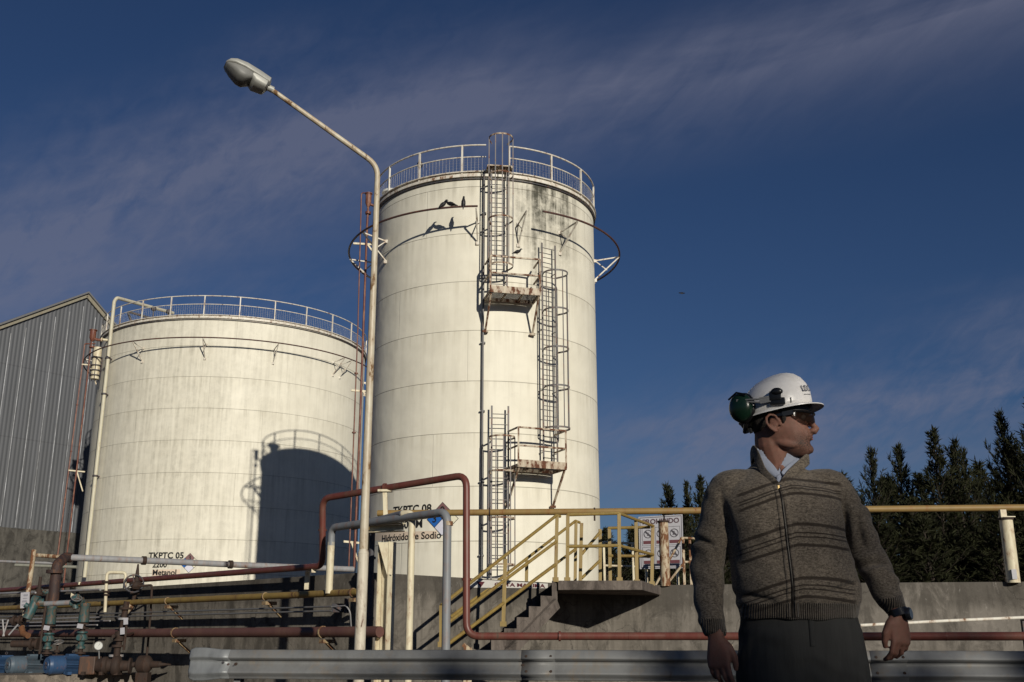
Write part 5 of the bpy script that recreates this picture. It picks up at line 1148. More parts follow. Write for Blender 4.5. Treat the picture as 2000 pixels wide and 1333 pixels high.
def loft(m_, rings, seg=24, ex=1.0):
    """rings: (centre, x-axis*halfwidth, y-axis*halfdepth)"""
    vs = []; fs = []
    for c, ax, ay in rings:
        for k in range(seg):
            a = 2*math.pi*k/seg; ca, sa = math.cos(a), math.sin(a)
            ca = math.copysign(abs(ca)**ex, ca); sa = math.copysign(abs(sa)**ex, sa)
            vs.append(Vector(c)+Vector(ax)*ca+Vector(ay)*sa)
    n = len(rings)
    for i in range(n-1):
        for k in range(seg): fs.append((i*seg+k, i*seg+(k+1) % seg, (i+1)*seg+(k+1) % seg, (i+1)*seg+k))
    fs += [tuple(range(seg))[::-1], tuple(range((n-1)*seg, n*seg))]
    m_.add(vs, fs)
def remesh(mb, voxel, smooth_it=4, fac=.5):
    me = bpy.data.meshes.new('r'); me.from_pydata([tuple(v) for v in mb.v], [], mb.f)
    bm = bmesh.new(); bm.from_mesh(me); bmesh.ops.recalc_face_normals(bm, faces=bm.faces); bm.to_mesh(me); bm.free()
    o = bpy.data.objects.new('r', me); C.objects.link(o)
    md = o.modifiers.new('v', 'REMESH'); md.mode = 'VOXEL'; md.voxel_size = voxel; md.use_smooth_shade = True
    ms = o.modifiers.new('s', 'SMOOTH'); ms.factor = fac; ms.iterations = smooth_it
    bpy.context.view_layer.update(); e = bpy.data.meshes.new_from_object(o.evaluated_get(bpy.context.evaluated_depsgraph_get()))
    vs = [v.co.copy() for v in e.vertices]; fs = [tuple(p.vertices) for p in e.polygons]
    bpy.data.objects.remove(o); bpy.data.meshes.remove(me); bpy.data.meshes.remove(e)
    r_ = MB(); r_.v = vs; r_.f = fs; r_.m = [0]*len(fs); return r_
def tube2(m_, pts, radii, seg=16, sub=4):
    """smooth tapered limb through joints (Catmull-Rom)"""
    P_ = [Vector(p) for p in pts]; o = []; rr = []
    for i in range(len(P_)-1):
        a, b, c, d = P_[max(i-1, 0)], P_[i], P_[i+1], P_[min(i+2, len(P_)-1)]
        for k in range(sub):
            t = k/sub; o.append(.5*((2*b)+(c-a)*t+(2*a-5*b+4*c-d)*t*t+(-a+3*b-3*c+d)*t**3)); rr.append(radii[i]*(1-t)+radii[i+1]*t)
    o.append(P_[-1]); rr.append(radii[-1]); m_.tube(o, 1, seg, radii=rr)

# head frame: forward, side, up; he looks to the right of the photo and slightly towards the camera
PSI = R(68); HS = 1.06
Hc = Vector((.960, MD, 1.487))
hf = Vector((math.sin(PSI), -math.cos(PSI), 0)); hx_ = Vector((math.cos(PSI), math.sin(PSI), 0)); hu = Vector((0, 0, 1))
def Hd(x, y, z): return Hc+(hx_*x+hf*y+hu*z)*HS       # x: +far side, -side facing the camera; y forward; z up from chin
Hrot = Matrix((hx_, hf, hu)).transposed()
body = MB()
hr = [(-.004, .078, .030, .018), (.004, .091, .012, .030), (.014, .097, -.005, .041), (.028, .0975, -.028, .051), (.044, .093, -.050, .058), (.056, .0945, -.064, .062), (.070, .0955, -.074, .066), (.084, .093, -.082, .069), (.098, .090, -.088, .071), (.112, .0865, -.092, .073), (.124, .088, -.095, .0745), (.136, .0935, -.098, .076), (.15, .093, -.1, .077), (.168, .088, -.099, .076), (.186, .076, -.094, .071), (.202, .058, -.08, .060), (.215, .034, -.056, .042), (.222, .008, -.025, .018)]
loft(body, [(Hd(0, (yf+yb)/2, z), hx_*hw*HS, hf*(yf-yb)/2*HS) for z, yf, yb, hw in hr], 28, .9)
# nose, brow, lips, chin, cheek, ears, neck
def he(x, y, z, rx, ry, rz, rot=None): 
    q = Hrot if rot is None else Hrot @ rot
    body.ell(Hd(x, y, z), (rx*HS, ry*HS, rz*HS), q, 14, 10)
nose = [(0, .090, .128, .009), (0, .098, .112, .0095), (0, .108, .098, .0098), (0, .1185, .084, .0108), (0, .113, .0765, .0100), (0, .095, .078, .010)]
body.tube([Hd(*n[:3]) for n in nose], 1, 12, radii=[n[3]*HS for n in nose])
for s in (-1, 1): he(s*.0105, .105, .0775, .0085, .011, .0078); he(s*.030, .083, .138, .022, .013, .007); he(s*.026, .082, .117, .014, .008, .006)
he(0, .0955, .0625, .022, .008, .0052); he(0, .0945, .0535, .019, .0085, .0058); he(0, .092, .018, .02, .012, .014); he(0, .092, .072, .024, .008, .008)
for s in (-1, 1): he(s*.046, .020, .036, .016, .040, .016, Matrix.Rotation(R(-14), 3, 'X')); he(s*.028, .088, .066, .006, .006, .018)
for s in (-1, 1):   # ear: rim, lobe, inner ridge
    pts = [(.075, .012, .092), (.082, .008, .108), (.088, -.004, .124), (.092, -.020, .127), (.094, -.031, .116), (.093, -.030, .099), (.088, -.020, .083), (.081, -.006, .072), (.077, .003, .076)]
    body.tube([Hd(s*a, b, c) for a, b, c in pts], 1, 8, radii=[.0045*HS*q for q in (1, 1.05, 1.1, 1.1, 1.1, 1.15, 1.3, 1.4, 1.0)])
    body.ell(Hd(s*.079, -.010, .100), (.006, .018, .022), Hrot, 10, 8)
# neck
tube2(body, [Hd(0, -.035, .10), Hd(0, -.032, .045), (.948, MD+.03, 1.47), (.943, MD+.045, 1.40)], [.052, .060, .064, .08])
tube2(body, [Hd(-.045, -.03, .07), (.945, MD-.02, 1.46), (.95, MD-.045, 1.415)], [.016, .013, .014], 8)   # neck muscle
# torso, arms and legs under the clothes
loft(body, [((.978, MD+.02, .90), (.165, 0, 0), (0, .10, 0)), ((.972, MD+.01, 1.05), (.165, 0, 0), (0, .105, 0)), ((.945, MD+.01, 1.25), (.17, 0, 0), (0, .10, 0)), ((.942, MD+.02, 1.37), (.165, 0, 0), (0, .08, 0)), ((.942, MD+.03, 1.43), (.08, 0, 0), (0, .06, 0))], 20)
AR = [(.765, MD+.02, 1.365), (.715, MD+.02, 1.25), (.683, MD+.03, 1.125), (.672, MD-.01, .99), (.678, MD-.045, .875)]
AL = [(1.125, MD+.02, 1.375), (1.19, MD+.02, 1.28), (1.238, MD+.03, 1.165), (1.275, MD-.01, 1.05), (1.300, MD-.04, .952)]
tube2(body, AR, [.045, .034, .028, .026, .025]); tube2(body, AL, [.045, .034, .028, .026, .025])
def hand(wr, d, n, t, sc, curl, thumb):
    """palm, five bent fingers of unequal length; d down the hand, n out of the palm, t towards the thumb"""
    d, n, t = Vector(d).normalized(), Vector(n), Vector(t); n = (n-d*n.dot(d)).normalized(); t = (t-d*t.dot(d)-n*t.dot(n)).normalized(); w = Vector(wr)
    q = lambda a, b, c: w+(d*a+t*b+n*c)*sc
    loft(body, [(q(-.03, 0, 0), t*.026*sc, n*.020*sc), (q(0, 0, 0), t*.028*sc, n*.019*sc), (q(.03, .003, 0), t*.038*sc, n*.018*sc), (q(.065, .0, .002), t*.043*sc, n*.015*sc), (q(.092, -.001, .004), t*.042*sc, n*.012*sc), (q(.10, -.001, .006), t*.034*sc, n*.008*sc)], 18, .85)
    for i, (b, L_, r0) in enumerate(((.031, .080, .0092), (.0105, .088, .0095), (-.0105, .082, .009), (-.031, .064, .008))):
        a0 = .088-(.006 if i == 3 else 0); p = Vector((a0, b, .003)); ang = .0; pts = [q(a0-.02, b*.95, .002), q(*p)]
        for j, (fr, cv) in enumerate(((.45, curl[i]*.55), (.30, curl[i]), (.25, curl[i]*.7))):
            ang += cv; st = L_*fr
            for h_ in (.5, .5): p = p+Vector((math.cos(ang)*st*h_, 0, math.sin(ang)*st*h_)); pts.append(q(p.x, b+(p.x-a0)*.06*(1 if b > 0 else -1), p.z))
        body.tube(pts, 1, 10, radii=[r0*sc, r0*1.08*sc, r0*.98*sc, r0*1.04*sc, r0*.92*sc, r0*.96*sc, r0*.85*sc, r0*.62*sc])
    body.tube([q(.012, .018, .004), q(*thumb[0]), q(*thumb[1]), q(*thumb[2]), q(*thumb[3])], 1, 10, radii=[.016*sc, .015*sc, .0125*sc, .0105*sc, .007*sc])
hand((.682, MD-.055, .868), (.03, -.10, -1), (.62, .75, 0), (.75, -.62, 0), 1.0, (.35, .45, .5, .55), ((.035, .038, .010), (.066, .050, .018), (.090, .050, .024), (.108, .046, .028)))
hand((1.303, MD-.045, .944), (-.02, -.08, -1), (-.45, .89, 0), (-.9, -.42, 0), 1.02, (.55, .7, .75, .8), ((.035, .040, .006), (.066, .054, .014), (.090, .052, .022), (.108, .044, .030)))
for s in (-1, 1): tube2(body, [(.98+s*.09, MD+.02, .92), (.98+s*.10, MD+.01, .70), (.98+s*.11, MD+.0, .48), (.98+s*.12, MD+.02, .25), (.98+s*.125, MD+.03, .09)], [.08, .07, .05, .045, .035]); body.ell((.98+s*.13, MD-.03, .06), (.045, .11, .04))
bd = remesh(body, .0036, 3, .5); bo = bd.build('body', SKIN, man)
# eyes and eyebrows
for s in (-1, 1):
    mb = MB(); mb.ell(Hd(s*.031, .078, .1215), (.0115, .0115, .0115), None, 14, 10); mb.build('eye', plain('eye_white', (.55, .52, .48), .3), man)
    mb = MB(); c = Hd(s*.032, .0893, .1215); mb.lathe([(.001, .0012), (.0055, .0004)], c, 14, axis=hf); mb.build('iris', plain('iris_brown', (.03, .018, .01), .2), man)
    mb = MB(); mb.tube([Hd(s*.014, .0985, .1375), Hd(s*.028, .0965, .1425), Hd(s*.045, .086, .1405)], 1, 8, radii=[.003, .0038, .002]); mb.build('eyebrow', plain('hair_dark', (.014, .010, .008), .7), man)
HAIR = paint('short_dark_hair', (.018, .013, .010), .7, dirt=.4, scale=60, bump=.8)
mb = MB(); loft(mb, [(Hd(0, (yf+yb)/2, z), hx_*hw*HS, hf*(yf-yb)/2*HS) for z, yf, yb, hw in ((.082, -.03, -.087, .050), (.095, .004, -.093, .069), (.11, -.002, -.097, .0755), (.13, .03, -.101, .0785), (.15, .05, -.103, .080), (.17, .06, -.102, .079))], 28, .9); mb.build('hair', HAIR, man)
mb = MB()
for s in (-1, 1): mb.tube([Hd(s*.0755, .022, .135), Hd(s*.0745, .024, .112), Hd(s*.0735, .022, .100)], 1, 8, radii=[.010, .008, .003])
mb.build('sideburn', HAIR, man)
# lips
mb = MB(); mb.tube([Hd(-.024, .0875, .0575), Hd(-.010, .0985, .0590), Hd(0, .1015, .0585), Hd(.010, .0985, .0590), Hd(.024, .0875, .0575)], 1, 8, radii=[.001, .0030, .0034, .0030, .001])
mb.tube([Hd(-.020, .090, .0545), Hd(0, .1012, .0515), Hd(.020, .090, .0545)], 1, 8, radii=[.001, .0038, .001]); mb.build('lips', plain('lips', (.20, .075, .06), .45), man)

# safety glasses
gl = MB()
def gp_(a, z, r0=.100): # around the face at angle a from forward
    return Hd(.082*math.sin(a)*1.0, .012+r0*math.cos(a), z)
n = 16; vs = []
for i in range(n+1):
    a = -1.15+2.3*i/n; dip = .012*max(0, 1-abs(a)/.16)
    zt_ = .1365-.004*abs(a); zb_2 = .101+dip*1.4+.022*max(0, abs(a)-.75)/.4
    vs += [gp_(a, zt_), gp_(a, zb_2, .103)]
gl.add(vs, [(2*i, 2*i+1, 2*i+3, 2*i+2) for i in range(n)])
m, t_, b = mk('bronze_lens'); b.inputs['Base Color'].default_value = (.025, .015, .010, 1); b.inputs['Roughness'].default_value = .06; b.inputs['Transmission Weight'].default_value = .55; b.inputs['IOR'].default_value = 1.1; b.inputs['Alpha'].default_value = .9; b.inputs['Specular IOR Level'].default_value = .6
lens = gl.build('safety_glasses', m, man, ang=80)
mb = MB(); mb.tube([gp_(-1.15+2.3*i/12, .1365, .102) for i in range(13)], .0042, 6)
FR = plain('glossy_black_frame', (.008, .008, .009), .22)
for s in (-1, 1): mb.bar(gp_(s*1.13, .133), Hd(s*.083, .02, .127), .006, .015); mb.bar(Hd(s*.083, .02, .127), Hd(s*.080, -.03, .119), .005, .010)
mb.build('glasses_frame', FR, lens)

# hard hat
def rimz(a): return .168-.044*(1-math.cos(a))/2-.004*math.sin(a)**2     # a=0 front
he_ = MB(); nseg = 56; prof = [(0, 1.0, 0), (.018, .995, 0), (.045, .96, 0), (.072, .88, 0), (.095, .75, 0), (.112, .56, 0), (.122, .34, 0), (.1265, .12, 0), (.127, .001, 0)]
vs = []; fs = []
def hatpt(a, k, h, out=0):
    c, s = math.cos(a), math.sin(a)
    ry = (.117 if c > 0 else .124)+out; rx = .104+out
    z = rimz(a)*k+.150*(1-k)+h; y = c*ry*k-.006+.010*(1-k)
    # raised centre crest with V flanks
    cr = .007*math.exp(-((s*rx*k)/.022)**2)*min(1, h/.05)
    if c > 0: y -= .012*max(0, h-.05)/.08*c*k
    return Hd(s*rx*k, y, z+cr)
for h, k, _ in prof:
    for i in range(nseg): vs.append(hatpt(2*math.pi*i/nseg, k, h))
for i in range(len(prof)-1):
    for k in range(nseg): fs.append((i*nseg+k, i*nseg+(k+1) % nseg, (i+1)*nseg+(k+1) % nseg, (i+1)*nseg+k))
he_.add(vs, fs)
def hatmat():
    m, t, b = mk('scuffed_white_plastic'); g = G(t); o = g.n('ShaderNodeTexCoord').outputs['Object']
    n1 = g.noise(o, 18, 6, .65); n2 = g.noise(g.map(o, (1, 1, 2)), 60, 6, .7)
    c = g.mix(g.m('MULTIPLY', g.ramp(n1, .45, .75), .35), c4((.74, .72, .70)), c4((.42, .38, .31))); c = g.mix(g.ramp(n2, .70, .74), c, c4((.16, .12, .09)))
    t.links.new(c, b.inputs['Base Color']); b.inputs['Roughness'].default_value = .32; return m
HAT = hatmat(); hat = he_.build('hard_hat', HAT, man, ang=85)
md = hat.modifiers.new('t', 'SOLIDIFY'); md.thickness = .003
# brim: narrow at the sides and back, long peak in front
mb = MB(); vs = []; n = 64
for i in range(n):
    a = 2*math.pi*i/n; c = math.cos(a); pk = max(0, c)**2.2; o_ = .007+.030*pk
    for q, dz in ((-.001, .004), (o_*.5, .001+.001*pk), (o_, -.003+.001*pk), (o_, -.006+.001*pk), (o_*.5, -.003+.001*pk), (-.001, 0)):
        vs.append(hatpt(a, 1, 0, q)+hu*dz)
mb.add(vs, [(i*6+k, i*6+(k+1) % 6, ((i+1) % n)*6+(k+1) % 6, ((i+1) % n)*6+k) for i in range(n) for k in range(6)]); mb.build('brim', HAT, hat, ang=60)
mb = MB(); vs, fs = txt('LDC', .030, .0006)   # worn letters on the front of the shell
mb.add([hatpt(-.38+v.x/.115, .985-.25*max(0, (v.y+.012))/.03*.25, .052+v.y*1.0, .0022) for v in vs], fs)
mb.add([hatpt(-.38+x/.115, .99, .030+z, .002) for x, z in ((-.022, 0), (.022, 0), (.022, .002), (-.022, .002))], [(0, 1, 2, 3)])
mb.build('front_lettering', plain('worn_print', (.12, .12, .13), .5), hat, smooth=False)
mb = MB(); vs = [hatpt(-1.05+dx, 1, z, .001) for dx, z in ((-.02, .008), (.02, .008), (.02, .026), (-.02, .026))]; mb.add(vs, [(0, 1, 2, 3)]); mb.build('vent_slot', BLACK, hat, smooth=False)
# inner harness seen under the rim and the nape strap
mb = MB(); loft(mb, [(Hd(0, (yf+yb)/2, z), hx_*hw*HS, hf*(yf-yb)/2*HS) for z, yf, yb, hw in ((.136, .098, -.106, .082), (.158, .1, -.108, .084), (.17, .098, -.106, .083))], 28, .9); mb.build('harness', BLACK, hat)
mb = MB(); mb.tube([Hd(-.06, -.085, .135), Hd(-.05, -.105, .108), Hd(0, -.118, .093), Hd(.05, -.105, .108), Hd(.06, -.085, .135)], .009, 8); mb.tube([Hd(-.045, -.095, .095), Hd(-.042, -.09, .078)], .006, 6); mb.build('nape_strap', BLACK, hat)
# ear defenders swung to the back of the hat
GRN = plain('dark_green_plastic', (.008, .026, .015), .28); BLP = plain('black_plastic', (.010, .010, .011), .3)
for s in (-1, 1):
    c = Hd(s*.094, -.112, .158)
    mb = MB(); rt = Hrot @ Matrix.Rotation(R(-22*s), 3, 'Z'); mb.ell(c, (.028*HS, .043*HS, .050*HS), rt, 24, 16); cup = mb.build('ear_cup', GRN, hat)
    mb = MB(); cc = c-rt @ Vector((s*.018, 0, 0)); mb.ell(cc, (.017*HS, .046*HS, .053*HS), rt, 20, 10); mb.build('cushion', BLP, cup)
    mb = MB(); slot = Hd(s*.112, .010, .178); p1 = Hd(s*.120, -.045, .170)
    for dz in (-.006, .006): mb.tube([slot+hu*dz*.5, p1+hu*dz, c+rt @ Vector((s*.026, 0, .02))+hu*dz*.3], .0032, 8)
    mb.bar(slot+hu*.0, p1+hf*.0, .006, .022); mb.build('cup_arm', plain('grey_plastic_arm', (.16, .16, .16), .4), hat)
    mb = MB(); mb.box(Hd(s*.113, .006, .184), (.016, .040, .034), Hrot); mb.box(Hd(s*.111, .012, .165), (.014, .052, .026), Hrot); mb.ell(Hd(s*.117, .012, .197), (.010, .022, .014), Hrot); mb.build('slot_adapter', BLP, hat, bev=.004)
    mb = MB(); mb.tube([c+rt @ Vector((s*.02, -.036, .03)), c+rt @ Vector((s*.024, 0, .05)), c+rt @ Vector((s*.02, .036, .038))], .0035, 8); mb.build('cup_wire', BLP, cup)

# cardigan
sw = MB()
tor = [(.925, .978, .196, .128, 0), (.965, .978, .203, .134, 0), (.99, .976, .214, .148, -.004), (1.03, .973, .214, .146, -.006), (1.10, .966, .206, .142, -.006), (1.18, .956, .202, .138, -.004), (1.26, .944, .206, .136, 0), (1.32, .940, .207, .128, .004), (1.365, .941, .196, .114, .010), (1.397, .943, .168, .098, .018), (1.428, .944, .125, .083, .028), (1.452, .945, .095, .075, .038), (1.468, .945, .078, .068, .046)]
loft(sw, [((cx, MD+dy, z), (hw, .0, 0), (0, hd_, 0)) for z, cx, hw, hd_, dy in tor], 40, .88)
tube2(sw, [(.83, MD+.03, 1.385)]+AR, [.062, .070, .060, .056, .052, .036]); tube2(sw, [(1.06, MD+.03, 1.39)]+AL, [.062, .070, .060, .057, .053, .038])
# gathered knit above the cuffs, and soft folds
for (a, r_) in ((Vector((.674, MD-.03, .925)), .045), (Vector((1.290, MD-.025, .985)), .046)): sw.ell(a, (r_*1.08, r_*1.02, .04), None, 16, 10)
swm = remesh(sw, .0072, 5, .5)
CREASE = []
for a_, b_ in (((1402, 905), (1412, 1010)), ((1410, 985), (1424, 1050)), ((1634, 890), (1650, 990)), ((1644, 975), (1664, 1085)), ((1355, 1050), (1400, 1066)), ((1672, 1010), (1690, 1075)), ((1680, 1110), (1728, 1095)), ((1600, 1160), (1668, 1140)), ((1440, 1165), (1500, 1178))):
    p_, q_ = P(*a_, MD-.03), P(*b_, MD-.03); CREASE.append((p_.x, p_.z, q_.x, q_.z))
def fold(p):
    n1 = noise.noise(Vector((p.x*7, p.y*7, p.z*4))); n2 = noise.noise(Vector((p.x*13+5, p.y*13, p.z*16+p.x*14)))
    k = .009*n1+.006*n2
    arm = max(0, min(1, (abs(p.x-.955)-.20)/.05)) if p.z < 1.33 else 0
    k += arm*.005*math.sin(p.z*95+7*noise.noise(p*9)+p.x*30)*(.5+noise.noise(Vector((p.x*5, 3, p.z*11))))
    for (ax_, az_, bx_, bz_) in CREASE:
        vx, vz = bx_-ax_, bz_-az_; L2 = vx*vx+vz*vz; tt = max(0, min(1, ((p.x-ax_)*vx+(p.z-az_)*vz)/L2)); dd2 = math.hypot(p.x-ax_-vx*tt, p.z-az_-vz*tt)
        fz = max(0, min(1, (1.375-p.z)/.05))
        if p.y < MD+.06: k += fz*(-.015*math.exp(-(dd2/.010)**2)*math.sin(math.pi*(.05+.9*tt))+.0035*math.exp(-((dd2-.022)/.012)**2)*math.sin(math.pi*(.05+.9*tt)))
    k += -.006*math.exp(-((p.z-1.005)/.018)**2)*(1-arm) if p.y < MD+.2 else 0
    return k
ctr = Vector((.955, MD, 0))
me_ = bpy.data.meshes.new('tmp'); me_.from_pydata([tuple(v) for v in swm.v], [], swm.f); me_.update()
nr_ = [v.normal.copy() for v in me_.vertices]; swm.v = [v+n_*fold(v) for v, n_ in zip(swm.v, nr_)]; bpy.data.meshes.remove(me_)
bv = BVHTree.FromPolygons(swm.v, swm.f)
def front(x, z, off=0.0):
    h = bv.ray_cast(Vector((x, MD-1, z)), Vector((0, 1, 0)))
    return (h[0] if h[0] else Vector((x, MD-.1, z)))+Vector((0, -off, 0))
def PX(x, y, D=MD-.12): return P(x, y, D)
Vb = PX(1524, 946)                                  # bottom of the neck opening
vL, vR = PX(1476, 883, MD-.02), PX(1573, 893, MD-.03)
def inV(p):
    if p.y > MD+.035 or p.z < Vb.z: return False
    k = (p.z-Vb.z)/(vL.z-Vb.z); xl = Vb.x+(vL.x-Vb.x)*k; xr = Vb.x+(vR.x-Vb.x)*k; return xl < p.x < xr
keep, cut = [], []
for f_ in swm.f:
    c = sum((swm.v[i] for i in f_), Vector())/len(f_); (cut if inV(c) else keep).append(f_)
def swmat():
    m, t, b = mk('marled_brown_knit'); g = G(t); o = g.n('ShaderNodeTexCoord').outputs['Object']; s = g.n('ShaderNodeSeparateXYZ', {0: o}); x, y, z = s.outputs
    n1 = g.noise(g.map(o, (1, 1, 2.2)), 95, 3, .6); n2 = g.noise(o, 260, 2, .5); n3 = g.noise(o, 6, 4, .6)
    mix_ = g.m('MULTIPLY_ADD', n1, .65, g.m('MULTIPLY', n2, .35))
    c = g.mix(g.ramp(mix_, .36, .62), c4((.038, .031, .026)), c4((.185, .155, .122)))
    c = g.mix(g.m('MULTIPLY', n3, .3), c, c4((.10, .082, .06)))
    # stripes on the front: they fall away from the zip, more on one side
    dx = g.m('ADD', x, .0); lft = g.m('MULTIPLY', g.m('MINIMUM', dx, 0.0), -1); rgt = g.m('MAXIMUM', dx, 0.0)
    zz = g.m('ADD', z, g.m('ADD', g.m('MULTIPLY', g.m('POWER', lft, 1.15), .40), g.m('MULTIPLY', g.m('POWER', rgt, 1.6), .22)))
    zz = g.m('ADD', zz, g.m('MULTIPLY', g.m('SUBTRACT', n3, .5), .012))
    tot = None
    for zc, hw in SWZ:
        k = g.m('MULTIPLY', g.m('SUBTRACT', 1, g.m('DIVIDE', g.m('ABSOLUTE', g.m('SUBTRACT', zz, zc)), hw), clamp=True), 2.2, clamp=True)
        tot = k if tot is None else g.m('MAXIMUM', tot, k)
    side = g.m('MULTIPLY', g.m('SUBTRACT', .195, g.m('ABSOLUTE', x)), 60, clamp=True)
    zip_ = g.m('MULTIPLY', g.m('SUBTRACT', g.m('ABSOLUTE', x), .0), 1)
    tot = g.m('MULTIPLY', tot, side)
    c = g.mix(g.m('MULTIPLY', tot, .88), c, c4((.024, .018, .014)))
    hem = g.m('MULTIPLY', g.m('SUBTRACT', HEMZ, z), 200, clamp=True); cuff = g.m('MULTIPLY', g.m('MULTIPLY', g.m('SUBTRACT', CUFFZ, z), 200, clamp=True), g.m('SUBTRACT', 1, side))
    rib = g.m('MAXIMUM', g.m('MULTIPLY', hem, side), g.m('MULTIPLY', g.m('SUBTRACT', 1, side), g.m('MULTIPLY', g.m('SUBTRACT', g.m('ADD', CUFFZ, g.m('MULTIPLY', g.m('MAXIMUM', x, 0.0), .22)), z), 200, clamp=True)))
    wav = g.m('SINE', g.m('MULTIPLY', x, 900)); ribh = g.m('MULTIPLY', rib, wav)
    c = g.mix(g.m('MULTIPLY', rib, .5), c, c4((.07, .056, .043)))
    c = g.mix(g.m('MULTIPLY', g.m('MULTIPLY', ribh, -1, clamp=True), .4), c, c4((.02, .016, .013)))
    t.links.new(c, b.inputs['Base Color']); b.inputs['Roughness'].default_value = .95; b.inputs['Specular IOR Level'].default_value = .1
    b.inputs['Sheen Weight'].default_value = .15
    h = g.m('ADD', g.m('ADD', g.m('MULTIPLY', mix_, .8), g.m('MULTIPLY', ribh, 1.6)), g.m('MULTIPLY', tot, -.5))
    t.links.new(g.bump(h, .7, .004), b.inputs['Normal']); return m
def zat(y, x=1530): return P(x, y, MD-.14).z
SWZ = [(zat(931), .0070), (zat(946), .0030), (zat(951.5), .0030), (zat(962), .0065), (zat(1024), .0070), (zat(1040), .0030), (zat(1048), .0030), (zat(1064), .0065), (zat(1129), .0070), (zat(1143), .0030), (zat(1151), .0030), (zat(1166), .0065)]
HEMZ = zat(1178); CUFFZ = .93
KN = swmat(); k_ = MB(); k_.v = swm.v; k_.f = keep; k_.m = [0]*len(keep); cardi = k_.build('cardigan', KN, man, ang=180)
SH = paint('pale_blue_shirt', (.24, .265, .33), .8, dirt=.3, scale=30, bump=.3)
# shirt showing in the neck opening: a panel that dips to the throat
mb = MB(); rows = 56; cols = 56; vs = []
for i in range(rows+1):
    k = -.12+1.15*i/rows; z = Vb.z+(vL.z-Vb.z)*k; xl = Vb.x+(vL.x-Vb.x)*k-.008; xr = Vb.x+(vR.x-Vb.x)*k+.008
    for j in range(cols+1):
        u = j/cols; x = xl+(xr-xl)*u; yb_ = front(x, min(z, 1.44)).y
        vs.append(Vector((x, yb_+.004+.004*math.sin(u*9+k*4)*.3, z)))
fs = [(i*(cols+1)+j, i*(cols+1)+j+1, (i+1)*(cols+1)+j+1, (i+1)*(cols+1)+j) for i in range(rows) for j in range(cols)]
# throat opening: drop the faces inside the shirt's own V
tb = PX(1527, 918)
def inT(p): k = (p.z-tb.z)/(vL.z-tb.z); return k > 0 and abs(p.x-(tb.x+.004*k)) < .002+.044*k
fs = [f_ for f_ in fs if not inT(sum((vs[i] for i in f_), Vector())/4)]
mb.add(vs, fs); shirt = mb.build('shirt', SH, man, ang=180)
def strip(pts, wd, th, name, mat, par, nrm=Vector((0, -1, 0))):
    """soft folded band of cloth following a line"""
    m_ = MB(); pts = [Vector(p) for p in pts]; vs = []; fs = []; n = len(pts); S = 10
    for i, p in enumerate(pts):
        d = (pts[min(i+1, n-1)]-pts[max(i-1, 0)]).normalized(); x = d.cross(nrm).normalized(); y = x.cross(d).normalized(); w_ = wd[i] if isinstance(wd, (list, tuple)) else wd
        for k in range(S): a = 2*math.pi*k/S; vs.append(p+x*math.cos(a)*w_+y*math.sin(a)*th)
    for i in range(n-1):
        for k in range(S): fs.append((i*S+k, i*S+(k+1) % S, (i+1)*S+(k+1) % S, (i+1)*S+k))
    fs += [tuple(range(S))[::-1], tuple(range((n-1)*S, n*S))]; m_.add(vs, fs); return m_.build(name, mat, par, ang=80)
def cr(pts, sub=6):
    o = []; Q = [Vector(p) for p in pts]
    for i in range(len(Q)-1):
        a, b, c, d = Q[max(i-1, 0)], Q[i], Q[i+1], Q[min(i+2, len(Q)-1)]
        for k in range(sub): t = k/sub; o.append(.5*((2*b)+(c-a)*t+(2*a-5*b+4*c-d)*t*t+(-a+3*b-3*c+d)*t**3))
    return o+[Q[-1]]
# shirt collar points and button band
for s, A_, B_ in ((-1, PX(1478, 888, MD-.02), PX(1521, 928, MD-.10)), (1, PX(1562, 902, MD-.05), PX(1533, 926, MD-.10))):
    m1 = A_.lerp(B_, .5); m1.y = front(m1.x, min(m1.z, 1.44)).y-.014; A2 = A_+Vector((0, 0, .006)); B2 = front(B_.x, B_.z, .008)
    strip(cr([A2, m1, B2]), [.010+.006*math.sin(math.pi*i/12) for i in range(13)], .0035, 'shirt_collar', SH, shirt)
q = [front(tb.x+(Vb.x-tb.x)*k+.001, tb.z+(Vb.z-.005-tb.z)*k, .004) for k in [i/6 for i in range(7)]]; strip(q, .008, .0025, 'button_band', SH, shirt)
# cardigan collar: stands round the neck and rolls down both sides of the opening
NC = Vector((.945, MD+.035, 0))
colp = [front(Vb.x-.004, Vb.z-.004, .006), front(PX(1498, 915).x, PX(1498, 915).z, .012), vL+Vector((-.006, -.004, .002))]
colb = [(.858, MD+.045, 1.480), (.895, MD+.100, 1.492), (.955, MD+.112, 1.490), (1.020, MD+.080, 1.475)]
colr = [vR+Vector((.012, .0, -.002)), front(PX(1549, 924).x, PX(1549, 924).z, .012), front(Vb.x+.006, Vb.z-.004, .006)]
cp_ = cr(colp+colb+colr, 7); n = len(cp_)
m_ = MB(); vs = []; fs = []; S = 12
for i, p in enumerate(cp_):
    d = (cp_[min(i+1, n-1)]-cp_[max(i-1, 0)]).normalized(); out = Vector((p.x-NC.x, p.y-NC.y, 0)).normalized(); k = i/(n-1); hh = .012+.015*math.sin(math.pi*k)**1.3
    up_ = (Vector((0, 0, 1))-d*d.z); up_ = up_.normalized() if up_.length > .1 else Vector((0, 0, 1)); sid = d.cross(up_).normalized()
    for q in range(S): a = 2*math.pi*q/S; vs.append(p+up_*math.sin(a)*hh+sid*math.cos(a)*.0075+out*.006*math.cos(a))
for i in range(n-1):
    for q in range(S): fs.append((i*S+q, i*S+(q+1) % S, (i+1)*S+(q+1) % S, (i+1)*S+q))
fs += [tuple(range(S))[::-1], tuple(range((n-1)*S, n*S))]; m_.add(vs, fs); m_.build('collar', KN, cardi, ang=180)
